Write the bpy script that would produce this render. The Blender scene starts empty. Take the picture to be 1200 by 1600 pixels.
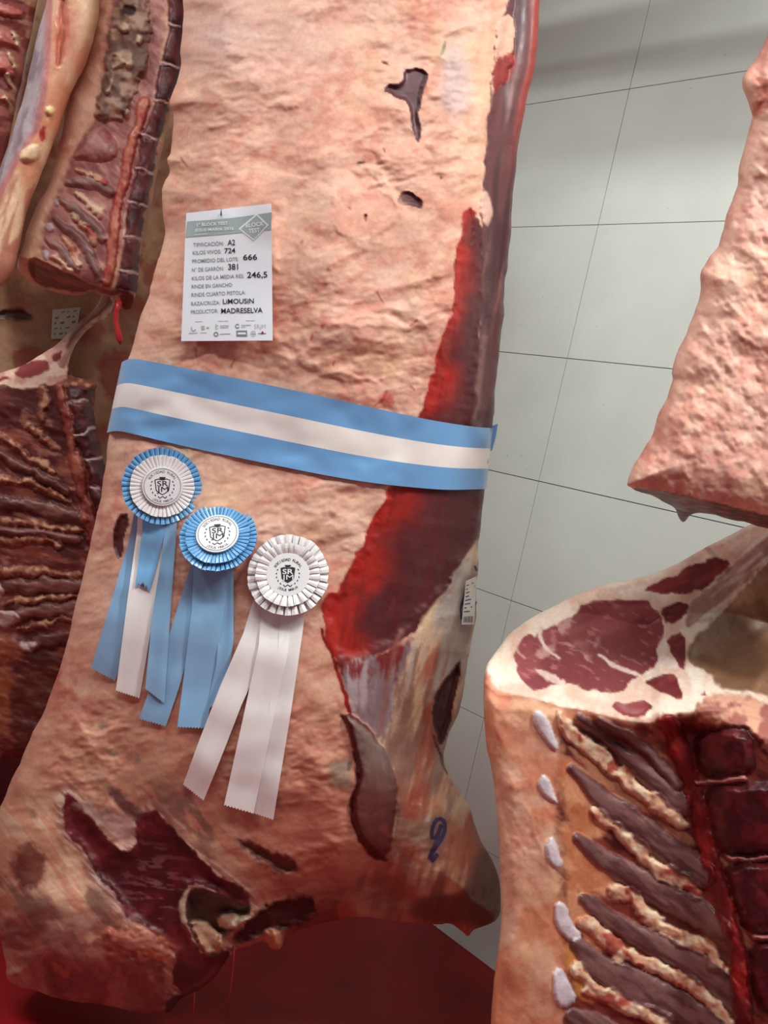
import bpy, math
import numpy as np

scene = bpy.context.scene
COL = scene.collection
RNG = np.random.default_rng(7)

# ------------------------------------------------------------------ camera
W, H, F = 1200, 1600, 1200.0
CAM = np.array([0, 0, 1.32])
_up = np.array([2519, 11870, 1200.]); _up /= np.linalg.norm(_up)
_f = np.array([0, 0, -1.]); _y = _f - (_f @ _up) * _up; _y /= np.linalg.norm(_y)
ROT = np.array([np.cross(_y, _up), _y, _up])          # camera axes -> world axes
from mathutils import Matrix, Vector
cd = bpy.data.cameras.new('camera'); cam = bpy.data.objects.new('camera', cd); COL.objects.link(cam)
cd.sensor_fit = 'VERTICAL'; cd.sensor_height = 36; cd.lens = 36 * F / H; cd.clip_start = 0.02
M4 = Matrix([list(ROT[i]) + [CAM[i]] for i in range(3)] + [[0, 0, 0, 1]])
cam.matrix_world = M4
scene.camera = cam

# ------------------------------------------------------------------ world, lights, exposure
vs = scene.view_settings
vs.view_transform = 'Standard'; vs.look = 'None'; vs.gamma = 1.0; vs.use_curve_mapping = False
vs.exposure = 0.0
world = bpy.data.worlds.new('cold_room_ambient'); scene.world = world; world.use_nodes = True
bg = world.node_tree.nodes['Background']; bg.inputs[0].default_value = (0.86, 0.92, 0.95, 1); bg.inputs[1].default_value = 0.21
LAMPS = [  # location, rotation about z, length, width, power
    ((-0.25, 0.0, 2.93), 0.0, 1.3, 0.16, 30),
    ((1.08, 0.30, 2.93), -0.7227, 1.3, 0.16, 48),
    ((-1.75, 0.95, 2.93), 1.2, 1.3, 0.16, 30),  # added fill lamp, brightens the left and rear beef sides
]
for loc, rz, ln, wd, pw in LAMPS:
    ld = bpy.data.lights.new('tube_light', 'AREA'); ld.shape = 'RECTANGLE'; ld.size = ln; ld.size_y = wd
    ld.energy = pw; ld.color = (0.95, 1.0, 0.97)
    lo = bpy.data.objects.new('tube_light', ld); COL.objects.link(lo); lo.location = loc; lo.rotation_euler = (0, 0, rz)

# ------------------------------------------------------------------ helpers
def lin(c):
    c = np.asarray(c, float) / 255.0
    return np.where(c <= 0.04045, c / 12.92, ((c + 0.055) / 1.055) ** 2.4)

def rays(px, py):
    px = np.asarray(px, float); py = np.asarray(py, float)
    d = np.stack([px - 600, -(py - 800), np.full_like(px, -F)], -1)
    return d @ ROT.T

def at(px, py, Y):
    d = rays(px, py)
    return CAM + d * (np.asarray(Y, float) / d[..., 1])[..., None]

def _hash(ix, iy, seed):
    h = (ix.astype(np.int64) * 374761393 + iy.astype(np.int64) * 668265263 + seed * 1442695041) & 0xFFFFFFFF
    h = ((h ^ (h >> 13)) * 1274126177) & 0xFFFFFFFF
    return ((h ^ (h >> 16)) & 0xFFFF) / 65535.0

def vnoise(x, y, seed=0):
    ix = np.floor(x); iy = np.floor(y); fx = x - ix; fy = y - iy
    fx = fx * fx * fx * (fx * (fx * 6 - 15) + 10); fy = fy * fy * fy * (fy * (fy * 6 - 15) + 10)
    a = _hash(ix, iy, seed); b = _hash(ix + 1, iy, seed); c = _hash(ix, iy + 1, seed); d = _hash(ix + 1, iy + 1, seed)
    return (a + (b - a) * fx) * (1 - fy) + (c + (d - c) * fx) * fy

def fbm(x, y, scale, octv=4, seed=0, ang=0.0, stretch=1.0):
    """0..1 noise, `scale` px, optionally stretched along `ang` degrees"""
    a = math.radians(ang); u = (x * math.cos(a) + y * math.sin(a)) / stretch; v = -x * math.sin(a) + y * math.cos(a)
    s = 0; amp = 1; tot = 0; k = 1.0 / scale
    for o in range(octv):
        s = s + amp * vnoise(u * k + 17.3 * o, v * k - 9.1 * o, seed + o * 101); tot += amp; amp *= 0.5; k *= 2.03
    return s / tot

def ridged(x, y, scale, octv=3, seed=0, ang=0.0, stretch=1.0):
    s = 0; amp = 1; tot = 0
    for o in range(octv):
        s = s + amp * (1 - np.abs(2 * fbm(x, y, scale / 2 ** o, 1, seed + 31 * o, ang, stretch) - 1)); tot += amp; amp *= 0.55
    return s / tot

def sstep(a, b, x):
    t = np.clip((x - a) / (b - a), 0, 1); return t * t * (3 - 2 * t)

def dome(t):
    t = np.clip(t, 0, 1); return np.sqrt(np.maximum(0, 1 - (1 - t) ** 2))

def chaikin(p, n=2, closed=True):
    p = np.asarray(p, float)
    for _ in range(n):
        if closed:
            q = np.roll(p, -1, 0); p = np.stack([p * .75 + q * .25, p * .25 + q * .75], 1).reshape(-1, p.shape[1])
        else:
            q = p[1:]; r = p[:-1]
            m = np.stack([r * .75 + q * .25, r * .25 + q * .75], 1).reshape(-1, p.shape[1])
            p = np.vstack([p[:1], m, p[-1:]])
    return p

def densify(p, step):
    out = []
    for a, b in zip(p, np.roll(p, -1, 0)):
        n = max(1, int(np.linalg.norm(b - a) / step))
        for i in range(n): out.append(a + (b - a) * i / n)
    return np.array(out)

def poly_sdf(x, y, poly):
    """signed distance (inside > 0) and the nearest point of the outline"""
    best = np.full(x.shape, 1e12); nx = np.zeros_like(x); ny = np.zeros_like(y); ins = np.zeros(x.shape, bool)
    for (ax, ay), (bx, by) in zip(poly, np.roll(poly, -1, 0)):
        ex, ey = bx - ax, by - ay; l2 = ex * ex + ey * ey
        if l2 < 1e-9: continue
        t = np.clip(((x - ax) * ex + (y - ay) * ey) / l2, 0, 1)
        qx = ax + t * ex; qy = ay + t * ey; d2 = (x - qx) ** 2 + (y - qy) ** 2
        m = d2 < best; best[m] = d2[m]; nx[m] = qx[m]; ny[m] = qy[m]
        if ay != by:
            c = ((ay > y) != (by > y)) & (x < (bx - ax) * (y - ay) / (by - ay) + ax); ins ^= c
    d = np.sqrt(best); return np.where(ins, d, -d), nx, ny

def line_sdf(x, y, pts):
    """pts rows (x, y, half width): inside > 0"""
    best = np.full(x.shape, -1e9)
    for a, b in zip(pts[:-1], pts[1:]):
        ex, ey = b[0] - a[0], b[1] - a[1]; l2 = ex * ex + ey * ey + 1e-9
        t = np.clip(((x - a[0]) * ex + (y - a[1]) * ey) / l2, 0, 1)
        d = a[2] + (b[2] - a[2]) * t - np.hypot(x - a[0] - t * ex, y - a[1] - t * ey)
        best = np.maximum(best, d)
    return best

# ------------------------------------------------------------------ materials
MATS = {}
def principled(name):
    m = bpy.data.materials.new(name); m.use_nodes = True
    return m, m.node_tree.nodes, m.node_tree.links, m.node_tree.nodes['Principled BSDF']

def plain(name, rgb, rough=0.5, metal=0.0, noise=0.0, nscale=40, bump=0.0, sheen=0.0, spec=0.5):
    if name in MATS: return MATS[name]
    m, N, L, b = principled(name)
    c = list(lin(rgb)) + [1]
    b.inputs['Roughness'].default_value = rough; b.inputs['Metallic'].default_value = metal
    b.inputs['Specular IOR Level'].default_value = spec
    b.inputs['Sheen Weight'].default_value = sheen
    tc = N.new('ShaderNodeTexCoord'); tx = N.new('ShaderNodeTexNoise'); tx.inputs['Scale'].default_value = nscale; tx.inputs['Detail'].default_value = 5
    L.new(tc.outputs['Object'], tx.inputs['Vector'])
    mr = N.new('ShaderNodeMapRange'); mr.inputs['To Min'].default_value = 1 - noise; mr.inputs['To Max'].default_value = 1 + noise
    L.new(tx.outputs['Fac'], mr.inputs['Value'])
    mx = N.new('ShaderNodeVectorMath'); mx.operation = 'SCALE'; mx.inputs[0].default_value = c[:3]
    L.new(mr.outputs['Result'], mx.inputs['Scale']); L.new(mx.outputs['Vector'], b.inputs['Base Color'])
    if bump:
        bp = N.new('ShaderNodeBump'); bp.inputs['Strength'].default_value = bump; bp.inputs['Distance'].default_value = 0.002
        L.new(tx.outputs['Fac'], bp.inputs['Height']); L.new(bp.outputs['Normal'], b.inputs['Normal'])
    MATS[name] = m; return m

def meat(name, rough, bump, scale, sub=0.0, spec=0.5):
    m, N, L, b = principled(name)
    at_ = N.new('ShaderNodeAttribute'); at_.attribute_name = 'Col'
    tc = N.new('ShaderNodeTexCoord')
    n1 = N.new('ShaderNodeTexNoise'); n1.inputs['Scale'].default_value = scale; n1.inputs['Detail'].default_value = 6; n1.inputs['Roughness'].default_value = 0.6
    L.new(tc.outputs['Object'], n1.inputs['Vector'])
    mr = N.new('ShaderNodeMapRange'); mr.inputs['From Min'].default_value = .3; mr.inputs['From Max'].default_value = .7
    mr.inputs['To Min'].default_value = 0.9; mr.inputs['To Max'].default_value = 1.08
    L.new(n1.outputs['Fac'], mr.inputs['Value'])
    mx = N.new('ShaderNodeVectorMath'); mx.operation = 'SCALE'; L.new(at_.outputs['Color'], mx.inputs[0]); L.new(mr.outputs['Result'], mx.inputs['Scale'])
    L.new(mx.outputs['Vector'], b.inputs['Base Color'])
    rr = N.new('ShaderNodeMapRange'); rr.inputs['From Min'].default_value = .3; rr.inputs['From Max'].default_value = .7
    rr.inputs['To Min'].default_value = rough - .1; rr.inputs['To Max'].default_value = rough + .12
    n2 = N.new('ShaderNodeTexNoise'); n2.inputs['Scale'].default_value = scale * .35; L.new(tc.outputs['Object'], n2.inputs['Vector'])
    L.new(n2.outputs['Fac'], rr.inputs['Value']); L.new(rr.outputs['Result'], b.inputs['Roughness'])
    bp = N.new('ShaderNodeBump'); bp.inputs['Strength'].default_value = bump; bp.inputs['Distance'].default_value = 0.002
    L.new(n1.outputs['Fac'], bp.inputs['Height']); L.new(bp.outputs['Normal'], b.inputs['Normal'])
    b.inputs['Specular IOR Level'].default_value = spec
    if sub:
        b.inputs['Subsurface Weight'].default_value = sub; b.inputs['Subsurface Radius'].default_value = (.008, .004, .003); b.inputs['Subsurface Scale'].default_value = 0.6
    MATS[name] = m; return m
meat('fat', 0.58, 0.22, 130, spec=.3)
meat('muscle', 0.44, 0.18, 120, spec=.4)
meat('membrane', 0.42, 0.3, 140, spec=.45)
meat('bone', 0.5, 0.4, 200, spec=.4)

# ------------------------------------------------------------------ objects
def link(o, parent=None):
    COL.objects.link(o)
    if parent is not None: o.parent = parent
    return o

def tag(o, label=None, cat=None, group=None, kind=None):
    if label: o['label'] = label
    if cat: o['category'] = cat
    if group: o['group'] = group
    if kind: o['kind'] = kind
    return o

def empty(name, loc=(0, 0, 0)):
    o = bpy.data.objects.new(name, None); o.empty_display_size = .05; o.location = loc; return link(o)

def fast_mesh(name, V, Q, col=None, nrm=None, smooth=True):
    """V (n,3), Q (m,4) quads -> mesh"""
    me = bpy.data.meshes.new(name)
    me.vertices.add(len(V)); me.vertices.foreach_set('co', np.ascontiguousarray(V, np.float32).ravel())
    k = Q.shape[1]
    me.loops.add(Q.size); me.loops.foreach_set('vertex_index', np.ascontiguousarray(Q, np.int32).ravel())
    me.polygons.add(len(Q)); me.polygons.foreach_set('loop_start', np.arange(0, Q.size, k, dtype=np.int32))
    me.polygons.foreach_set('use_smooth', np.full(len(Q), smooth))
    me.update(calc_edges=True); me.validate()
    if col is not None:
        a = me.color_attributes.new('Col', 'FLOAT_COLOR', 'POINT')
        a.data.foreach_set('color', np.hstack([col, np.ones((len(col), 1))]).astype(np.float32).ravel())
    return me

def pmesh(name, verts, faces, mat, parent=None, smooth=False, origin=None):
    me = bpy.data.meshes.new(name)
    v = np.asarray(verts, float)
    o = bpy.data.objects.new(name, me)
    if origin is None and parent is None and len(v): origin = (v[:, 0].mean(), v[:, 1].mean(), v[:, 2].min())
    if parent is not None: v = v - np.array(parent.matrix_world.translation if False else PT.get(parent.name, (0, 0, 0)))
    elif origin is not None: v = v - np.array(origin); o.location = origin
    me.from_pydata(v.tolist(), [], [list(map(int, f)) for f in faces]); me.update()
    if smooth: me.polygons.foreach_set('use_smooth', [True] * len(me.polygons))
    if mat: me.materials.append(mat)
    return link(o, parent)

PT = {}     # world position of parents (Empties are only moved, never turned)
def thing(name, loc, label, cat, group=None):
    o = empty(name, loc); PT[o.name] = tuple(loc); return tag(o, label, cat, group)

def child(o):       # lets a mesh part carry sub-parts written in world space
    p = o; t = np.zeros(3)
    while p is not None: t = t + np.array(p.location); p = p.parent
    PT[o.name] = tuple(t); return o

def box_vf(c, ax, ay, az):
    c, ax, ay, az = map(np.asarray, (c, ax, ay, az))
    V = [c + sx * ax + sy * ay + sz * az for sz in (-1, 1) for sy in (-1, 1) for sx in (-1, 1)]
    return V, [(0, 2, 3, 1), (4, 5, 7, 6), (0, 1, 5, 4), (2, 6, 7, 3), (0, 4, 6, 2), (1, 3, 7, 5)]

def tube_vf(pts, r, n=10):
    pts = np.asarray(pts, float); V = []; Fc = []
    r = np.broadcast_to(r, (len(pts),))
    up0 = np.array([.3, .9, .31])
    for i, p in enumerate(pts):
        t = pts[min(i + 1, len(pts) - 1)] - pts[max(i - 1, 0)]; t = t / np.linalg.norm(t)
        a = np.cross(t, up0); a /= np.linalg.norm(a); b = np.cross(t, a)
        for k in range(n):
            an = 2 * math.pi * k / n; V.append(p + r[i] * (math.cos(an) * a + math.sin(an) * b))
    for i in range(len(pts) - 1):
        for k in range(n): Fc.append((i * n + k, i * n + (k + 1) % n, (i + 1) * n + (k + 1) % n, (i + 1) * n + k))
    Fc.append(tuple(range(n))[::-1]); Fc.append(tuple(range((len(pts) - 1) * n, len(pts) * n)))
    return V, Fc

def P(part, poly, c, **k):
    d = dict(part=part, poly=poly, c=c, soft=3, rag=0, rs=9, h=0, rw=10, a=1, mat='muscle', sm=1, line=None); d.update(k); return d
def Ln(part, line, c, **k):
    d = P(part, None, c, **k); d['line'] = line; return d

def components(g):
    n = g.size; ids = np.arange(n).reshape(g.shape)
    same_v = (g[1:] == g[:-1]) & (g[1:] >= 0); same_h = (g[:, 1:] == g[:, :-1]) & (g[:, 1:] >= 0)
    while True:
        o = ids.copy()
        m = np.minimum(ids[1:], ids[:-1]); ids[1:][same_v] = m[same_v]; ids[:-1][same_v] = np.minimum(ids[:-1], m)[same_v]
        m = np.minimum(ids[:, 1:], ids[:, :-1]); ids[:, 1:][same_h] = m[same_h]; ids[:, :-1][same_h] = np.minimum(ids[:, :-1], m)[same_h]
        ids = ids.ravel()[ids]; ids = ids.ravel()[ids]
        if (ids == o).all(): return ids

class Piece: pass

def build_piece(parent, body_name, outline, Y0, bulge, bw, thick, base, patches=(), shape=None, noise_h=None,
                step=2.6, rag=3.0, body_mat='fat', seed=1, sm=2, back_bw=None, warp=4.0):
    """A hanging piece of meat: outline -> front relief + rounded back, cut into part meshes.
    Y0(px,py) gives the depth of its mid plane, shape() extra relief in metres, base() colours."""
    pl = densify(chaikin(outline, sm), 8)
    if rag:
        t = np.roll(pl, -1, 0) - np.roll(pl, 1, 0); nrm = np.stack([t[:, 1], -t[:, 0]], 1); nrm /= np.linalg.norm(nrm, axis=1)[:, None] + 1e-9
        w = (fbm(pl[:, 0], pl[:, 1], 26, 3, seed) - .5) * 2 * rag
        pl = pl + nrm * w[:, None]
    x0, y0 = pl.min(0) - step; x1, y1 = pl.max(0) + 2 * step
    gx = np.arange(x0, x1, step); gy = np.arange(y0, y1, step)
    X, Y = np.meshgrid(gx, gy); shp = X.shape
    x = X.ravel(); y = Y.ravel()
    d, nx, ny = poly_sdf(x, y, pl)
    D = d.reshape(shp); ins = D > 0
    cell = ins[:-1, :-1] | ins[1:, :-1] | ins[:-1, 1:] | ins[1:, 1:]
    idx = np.arange(x.size).reshape(shp)
    ci, cj = np.nonzero(cell)
    Q = np.stack([idx[ci, cj], idx[ci + 1, cj], idx[ci + 1, cj + 1], idx[ci, cj + 1]], 1)
    out = d <= 0
    xs = np.where(out, nx, x); ys = np.where(out, ny, y); dd = np.maximum(d, 0)
    y00 = Y0(xs, ys) if callable(Y0) else np.full(xs.shape, float(Y0))
    fade = sstep(0, 14, dd)
    h = bulge * dome(dd / bw)
    if shape is not None: h = h + shape(xs, ys) * sstep(0, bw * .6, dd)
    hz = noise_h(xs, ys) * fade if noise_h is not None else np.zeros_like(xs)
    col = lin(base(xs, ys))
    label = np.zeros(x.size, int); names = [(body_name, body_mat)]
    fd = {}
    for k, p in enumerate(patches):
        pts = np.asarray(p['line'] if p['line'] is not None else p['poly'], float)
        m = (pts[:, 2].max() if p['line'] is not None else 0) + p['rag'] + p['soft'] + 10 + p.get('grow', 0)
        sel = np.nonzero((x > pts[:, 0].min() - m) & (x < pts[:, 0].max() + m) & (y > pts[:, 1].min() - m) & (y < pts[:, 1].max() + m) & (d > -2 * step))[0]
        if not len(sel): continue
        sx, sy = xs[sel], ys[sel]
        wq = p.get('warp', warp); qx = sx + (fbm(sx, sy, 24, 3, seed + 900) - .5) * 2 * wq; qy = sy + (fbm(sx, sy, 24, 3, seed + 950) - .5) * 2 * wq
        if p['line'] is not None: pd = line_sdf(qx, qy, chaikin(pts, 2, False))
        else: pd = poly_sdf(qx, qy, chaikin(pts, p['sm']))[0]
        pd = pd + p.get('grow', 0)
        if p['rag']: pd = pd + (fbm(sx, sy, p['rs'], 3, seed + 50 + k) - .5) * 2 * p['rag']
        w = sstep(-p['soft'] * .5, p['soft'] * .5, pd) * p['a']
        c = p['c']
        if callable(c): cc = lin(c(sx, sy, pd))
        else:
            cc = lin(np.broadcast_to(np.asarray(c, float), (len(sel), 3)))
            cc = cc * (0.78 + .44 * fbm(sx, sy, p.get('ns', 16), 4, seed + 70 + k, p.get('ang', 0), p.get('st', 1)))[:, None]
        col[sel] = col[sel] * (1 - w[:, None]) + cc * w[:, None]
        if p['h']: h[sel] += p['h'] * dome(pd / p['rw']) * fade[sel] if p['h'] > 0 and not p.get('hs') else p['h'] * sstep(0, p['rw'], pd) * fade[sel]
        if p.get('flat'): hz[sel] *= 1 - p['flat'] * sstep(0, 8, pd)
        if p.get('hn'): h[sel] += p['hn'](sx, sy) * sstep(0, 6, pd) * fade[sel]
        if p['part']:
            names.append((p['part'], p['mat'])); label[sel[pd > 0]] = len(names) - 1
    Yf = y00 - h - hz
    Vf = at(xs, ys, Yf)
    # back
    bb = back_bw or bw
    used = np.zeros(x.size, bool); used[Q.ravel()] = True
    Yb = y00 + thick * dome(dd / bb) + 0.004 * (dd > 0)
    Vb = at(xs, ys, Yb)
    flab = np.sort(label[Q], 1)[:, 2]
    # connected pieces of every part: stray crumbs go to their neighbour, large ones become parts of their own
    g = np.full(cell.shape, -1); g[ci, cj] = flab
    gp = np.pad(cell, 1); edge = cell & ~(gp[:-2, 1:-1] & gp[2:, 1:-1] & gp[1:-1, :-2] & gp[1:-1, 2:])
    for rnd in range(6):
        comp = components(g); cc = comp[ci, cj]; u, inv, cnt = np.unique(cc, return_inverse=True, return_counts=True)
        big = np.zeros(len(u), bool); te_ = np.zeros(len(u), bool); np.logical_or.at(te_, inv, edge[ci, cj])
        lab_u = g.ravel()[u]
        for l in np.unique(lab_u):
            m_ = np.nonzero(lab_u == l)[0]; big[m_[np.argmax(cnt[m_])]] = True
        big |= (cnt > 60) & (lab_u > 0); big |= (lab_u == 0) & te_ & (cnt > 25)
        if big.all(): break
        bad = ~big[inv]
        for i_, j_ in sorted(zip(ci[bad], cj[bad])):
            for a_, b_ in ((0, -1), (-1, 0), (0, 1), (1, 0)):
                i2, j2 = i_ + a_, j_ + b_
                if 0 <= i2 < g.shape[0] and 0 <= j2 < g.shape[1] and g[i2, j2] >= 0 and g[i2, j2] != g[i_, j_]: g[i_, j_] = g[i2, j2]; break
    flab = g[ci, cj]; comp = components(g)[ci, cj]
    # smooth normals over the whole front, so that part borders do not show as seams
    e1 = Vf[Q[:, 1]] - Vf[Q[:, 3]]; e2 = Vf[Q[:, 2]] - Vf[Q[:, 0]]; fn = np.cross(e1, e2)
    vn = np.zeros_like(Vf)
    for j in range(4): np.add.at(vn, Q[:, j], fn)
    org = np.array(PT[parent.name])
    def emit(nm, mat, V, Qs, C, N=None):
        u, inv = np.unique(Qs, return_inverse=True); inv = inv.reshape(Qs.shape)
        me = fast_mesh(nm, V[u] - org, inv, C[u])
        if N is not None:
            nn = N[u]; ln = np.linalg.norm(nn, axis=1)[:, None]; nn = nn / np.where(ln < 1e-12, 1, ln)
            me.normals_split_custom_set_from_vertices(nn.tolist())
        me.materials.append(MATS[mat]); return link(bpy.data.objects.new(nm, me), parent)
    # body: front faces of label 0 together with the whole back
    nV = len(Vf)
    Vall = np.vstack([Vf, Vb]); bi = np.where(out, np.arange(nV), np.arange(nV) + nV)
    Qb = bi[Q][:, ::-1]
    Call = np.vstack([col, col])
    r = Piece(); r.parts = {}
    body = emit(body_name, body_mat, Vall, np.vstack([Q[flab == 0], Qb]), Call, None)
    r.parts.setdefault(body_name, []).append(body)
    for k in range(1, len(names)):
        for cid in np.unique(comp[flab == k]):
          s = (flab == k) & (comp == cid)
          if s.sum() < 3: continue
          r.parts.setdefault(names[k][0], []).append(emit(names[k][0], names[k][1], Vf, Q[s], col, vn))
    # depth lookup for things lying on the piece
    r.gx, r.gy = gx, gy
    Yg = Yf.reshape(shp).copy(); r.Y = Yg
    m = Yg.copy()
    for _ in range(4):
        q = np.pad(m, 1, 'edge'); m = np.minimum.reduce([q[1:-1, 1:-1], q[:-2, 1:-1], q[2:, 1:-1], q[1:-1, :-2], q[1:-1, 2:]])
    for _ in range(10):
        q = np.pad(m, 1, 'edge'); m = (q[1:-1, 1:-1] + q[:-2, 1:-1] + q[2:, 1:-1] + q[1:-1, :-2] + q[1:-1, 2:]) / 5
    r.Ys = m; r.Yb = Yb.reshape(shp); r.d = D
    return r

def sample(r, px, py, which='Ys'):
    g = getattr(r, which); st = r.gx[1] - r.gx[0]
    fx = np.clip((np.asarray(px, float) - r.gx[0]) / st, 0, g.shape[1] - 1.001); fy = np.clip((np.asarray(py, float) - r.gy[0]) / st, 0, g.shape[0] - 1.001)
    i = fx.astype(int); j = fy.astype(int); a = fx - i; b = fy - j
    return (g[j, i] * (1 - a) + g[j, i + 1] * a) * (1 - b) + (g[j + 1, i] * (1 - a) + g[j + 1, i + 1] * a) * b

def mixc(a, b, t):
    a = np.asarray(a, float); b = np.asarray(b, float); t = np.clip(t, 0, 1)[..., None]
    return a * (1 - t) + b * t

def gauss(x, y, cx, cy, sx, sy): return np.exp(-((x - cx) / sx) ** 2 - ((y - cy) / sy) ** 2)

def interp_line(pts):
    pts = np.asarray(pts, float); o = np.argsort(pts[:, 0]); return lambda x: np.interp(x, pts[o, 0], pts[o, 1])

# ================================================================== THE ROOM
WDIR = np.array([-0.75003, 0.66141, 0]); WN = np.array([0.66141, 0.75003, 0]); WP = np.array([0.4703, 1.9828, 0])
joint_m = plain('tile_joint', (146, 146, 136), .8)
def wpt(s, z, off=0.0): return WP + WDIR * s + np.array([0, 0, z]) - WN * off
V, Fc = box_vf(wpt(1.6, 1.6, -.06), WDIR * 3.6, WN * .05, np.array([0, 0, 1.6]))
wall = pmesh('wall_right', V, Fc, joint_m); tag(wall, 'wall of large pale grey-white panels with thin dark joints', None, kind='structure'); child(wall)
tile_m, N, L, b = principled('tile_white')
tc = N.new('ShaderNodeTexCoord'); n1 = N.new('ShaderNodeTexNoise'); n1.inputs['Scale'].default_value = 9; n1.inputs['Detail'].default_value = 8
n2 = N.new('ShaderNodeTexNoise'); n2.inputs['Scale'].default_value = 110; n2.inputs['Detail'].default_value = 3
L.new(tc.outputs['Object'], n1.inputs['Vector']); L.new(tc.outputs['Object'], n2.inputs['Vector'])
cr = N.new('ShaderNodeValToRGB'); cr.color_ramp.elements[0].position = .3; cr.color_ramp.elements[0].color = list(lin((232, 239, 232))) + [1]
cr.color_ramp.elements[1].position = .7; cr.color_ramp.elements[1].color = list(lin((238, 245, 238))) + [1]
L.new(n1.outputs['Fac'], cr.inputs['Fac'])
c2 = N.new('ShaderNodeValToRGB'); c2.color_ramp.elements[0].position = .745; c2.color_ramp.elements[0].color = (1, 1, 1, 1); c2.color_ramp.elements[1].position = .79; c2.color_ramp.elements[1].color = (.55, .5, .42, 1)
L.new(n2.outputs['Fac'], c2.inputs['Fac'])
mm = N.new('ShaderNodeMix'); mm.data_type = 'RGBA'; mm.blend_type = 'MULTIPLY'; mm.inputs['Factor'].default_value = 1
L.new(cr.outputs['Color'], mm.inputs['A']); L.new(c2.outputs['Color'], mm.inputs['B']); L.new(mm.outputs['Result'], b.inputs['Base Color'])
b.inputs['Roughness'].default_value = .5
ZJ = [0.0, 0.285, 0.62, 0.955, 1.284, 1.612, 1.957, 2.296, 2.63, 2.965, 3.2]
TWd = 0.64
for i in range(-3, 8):
    s0 = 0.104 + i * TWd
    for z0, z1 in zip(ZJ[:-1], ZJ[1:]):
        jx = 0.0; g = .0011
        V, Fc = box_vf(wpt(s0 + TWd / 2, (z0 + z1) / 2, 0.0), WDIR * (TWd / 2 - g), WN * .012, np.array([0, 0, (z1 - z0) / 2 - g]))
        pmesh('wall_panel', V, Fc, tile_m, wall)
floor_m, N, L, b = principled('red_floor')
tc = N.new('ShaderNodeTexCoord'); n1 = N.new('ShaderNodeTexNoise'); n1.inputs['Scale'].default_value = 7; n1.inputs['Detail'].default_value = 7
L.new(tc.outputs['Object'], n1.inputs['Vector'])
cr = N.new('ShaderNodeValToRGB'); cr.color_ramp.elements[0].position = .3; cr.color_ramp.elements[0].color = list(lin((132, 12, 18))) + [1]
cr.color_ramp.elements[1].position = .75; cr.color_ramp.elements[1].color = list(lin((160, 20, 26))) + [1]
L.new(n1.outputs['Fac'], cr.inputs['Fac']); L.new(cr.outputs['Color'], b.inputs['Base Color'])
b.inputs['Roughness'].default_value = .42
fl = pmesh('floor', *box_vf((-.3, 1.0, -.05), (4, 0, 0), (0, 4.5, 0), (0, 0, .05)), floor_m); tag(fl, 'deep red painted smooth floor', kind='structure')
ce = pmesh('ceiling', *box_vf((-.3, 1.0, 3.25), (4, 0, 0), (0, 4.5, 0), (0, 0, .05)), plain('ceiling_white', (225, 228, 222), .7, noise=.02)); tag(ce, 'plain white ceiling', kind='structure')
# tube lamp fixtures carried by the ceiling
steel = plain('steel', (150, 152, 154), .35, .9, noise=.05)
enamel = plain('enamel_white', (235, 236, 232), .4)
tube_m, N, L, b = principled('tube_glow'); b.inputs['Base Color'].default_value = (.9, .9, .9, 1); b.inputs['Emission Color'].default_value = (.95, 1, .97, 1); b.inputs['Emission Strength'].default_value = 4
for k, (loc, rz, ln, wd, pw) in enumerate(LAMPS):
    a = np.array([math.cos(rz), math.sin(rz), 0]); bb = np.array([-math.sin(rz), math.cos(rz), 0]); c = np.array(loc)
    t = thing('ceiling_lamp', (loc[0], loc[1], 3.2), ('white twin-tube ceiling lamp above the front aisle', 'white twin-tube ceiling lamp above the panelled wall side', 'white twin-tube ceiling lamp added to brighten the left and rear beef sides')[k], 'ceiling lamp', 'tube lamps on the ceiling')
    pmesh('housing', *box_vf(c + [0, 0, .165], a * (ln / 2 + .04), bb * .1, np.array([0, 0, .105])), enamel, t)
    for s in (-1, 1):
        pmesh('tube', *tube_vf([c + bb * .045 * s + a * (-ln / 2) + [0, 0, .042], c + bb * .045 * s + a * (ln / 2) + [0, 0, .042]], .016, 12), tube_m, t, True)

# ================================================================== CENTRE BEEF SIDE
def fat_base(seed, light=(230, 184, 162), mid=(215, 148, 126), red=(190, 96, 84), yellow=(222, 176, 140), redness=None, ang=-20):
    def f(x, y):
        n1 = fbm(x, y, 120, 4, seed, ang, 1.6); n2 = fbm(x, y, 34, 4, seed + 3, ang, 1.8); n3 = fbm(x, y, 13, 3, seed + 5)
        c = mixc(light, mid, (n1 * .55 + n2 * .45 - .32) * 2.4)
        r = sstep(.52, .8, fbm(x, y, 80, 4, seed + 11)) * sstep(.35, .75, n3) * .5
        if redness is not None: r = np.clip(r + redness(x, y) * sstep(.3, .7, n2 * .6 + n3 * .4), 0, 1)
        c = mixc(c, red, r)
        c = mixc(c, yellow, sstep(.55, .72, fbm(x, y, 70, 3, seed + 17)) * .5)
        g = fbm(x + 20 * n2, y + 20 * n1, 11, 3, seed + 37, ang, 1.7); c = mixc(c, np.minimum(np.asarray(light, float) + 10, 255), .4 * sstep(.54, .72, g) * (.35 + sstep(.4, .6, n1))); c = mixc(c, (200, 120, 102), .3 * sstep(.46, .3, g) * (.3 + sstep(.4, .62, n2)))
        return c
    return f

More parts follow.
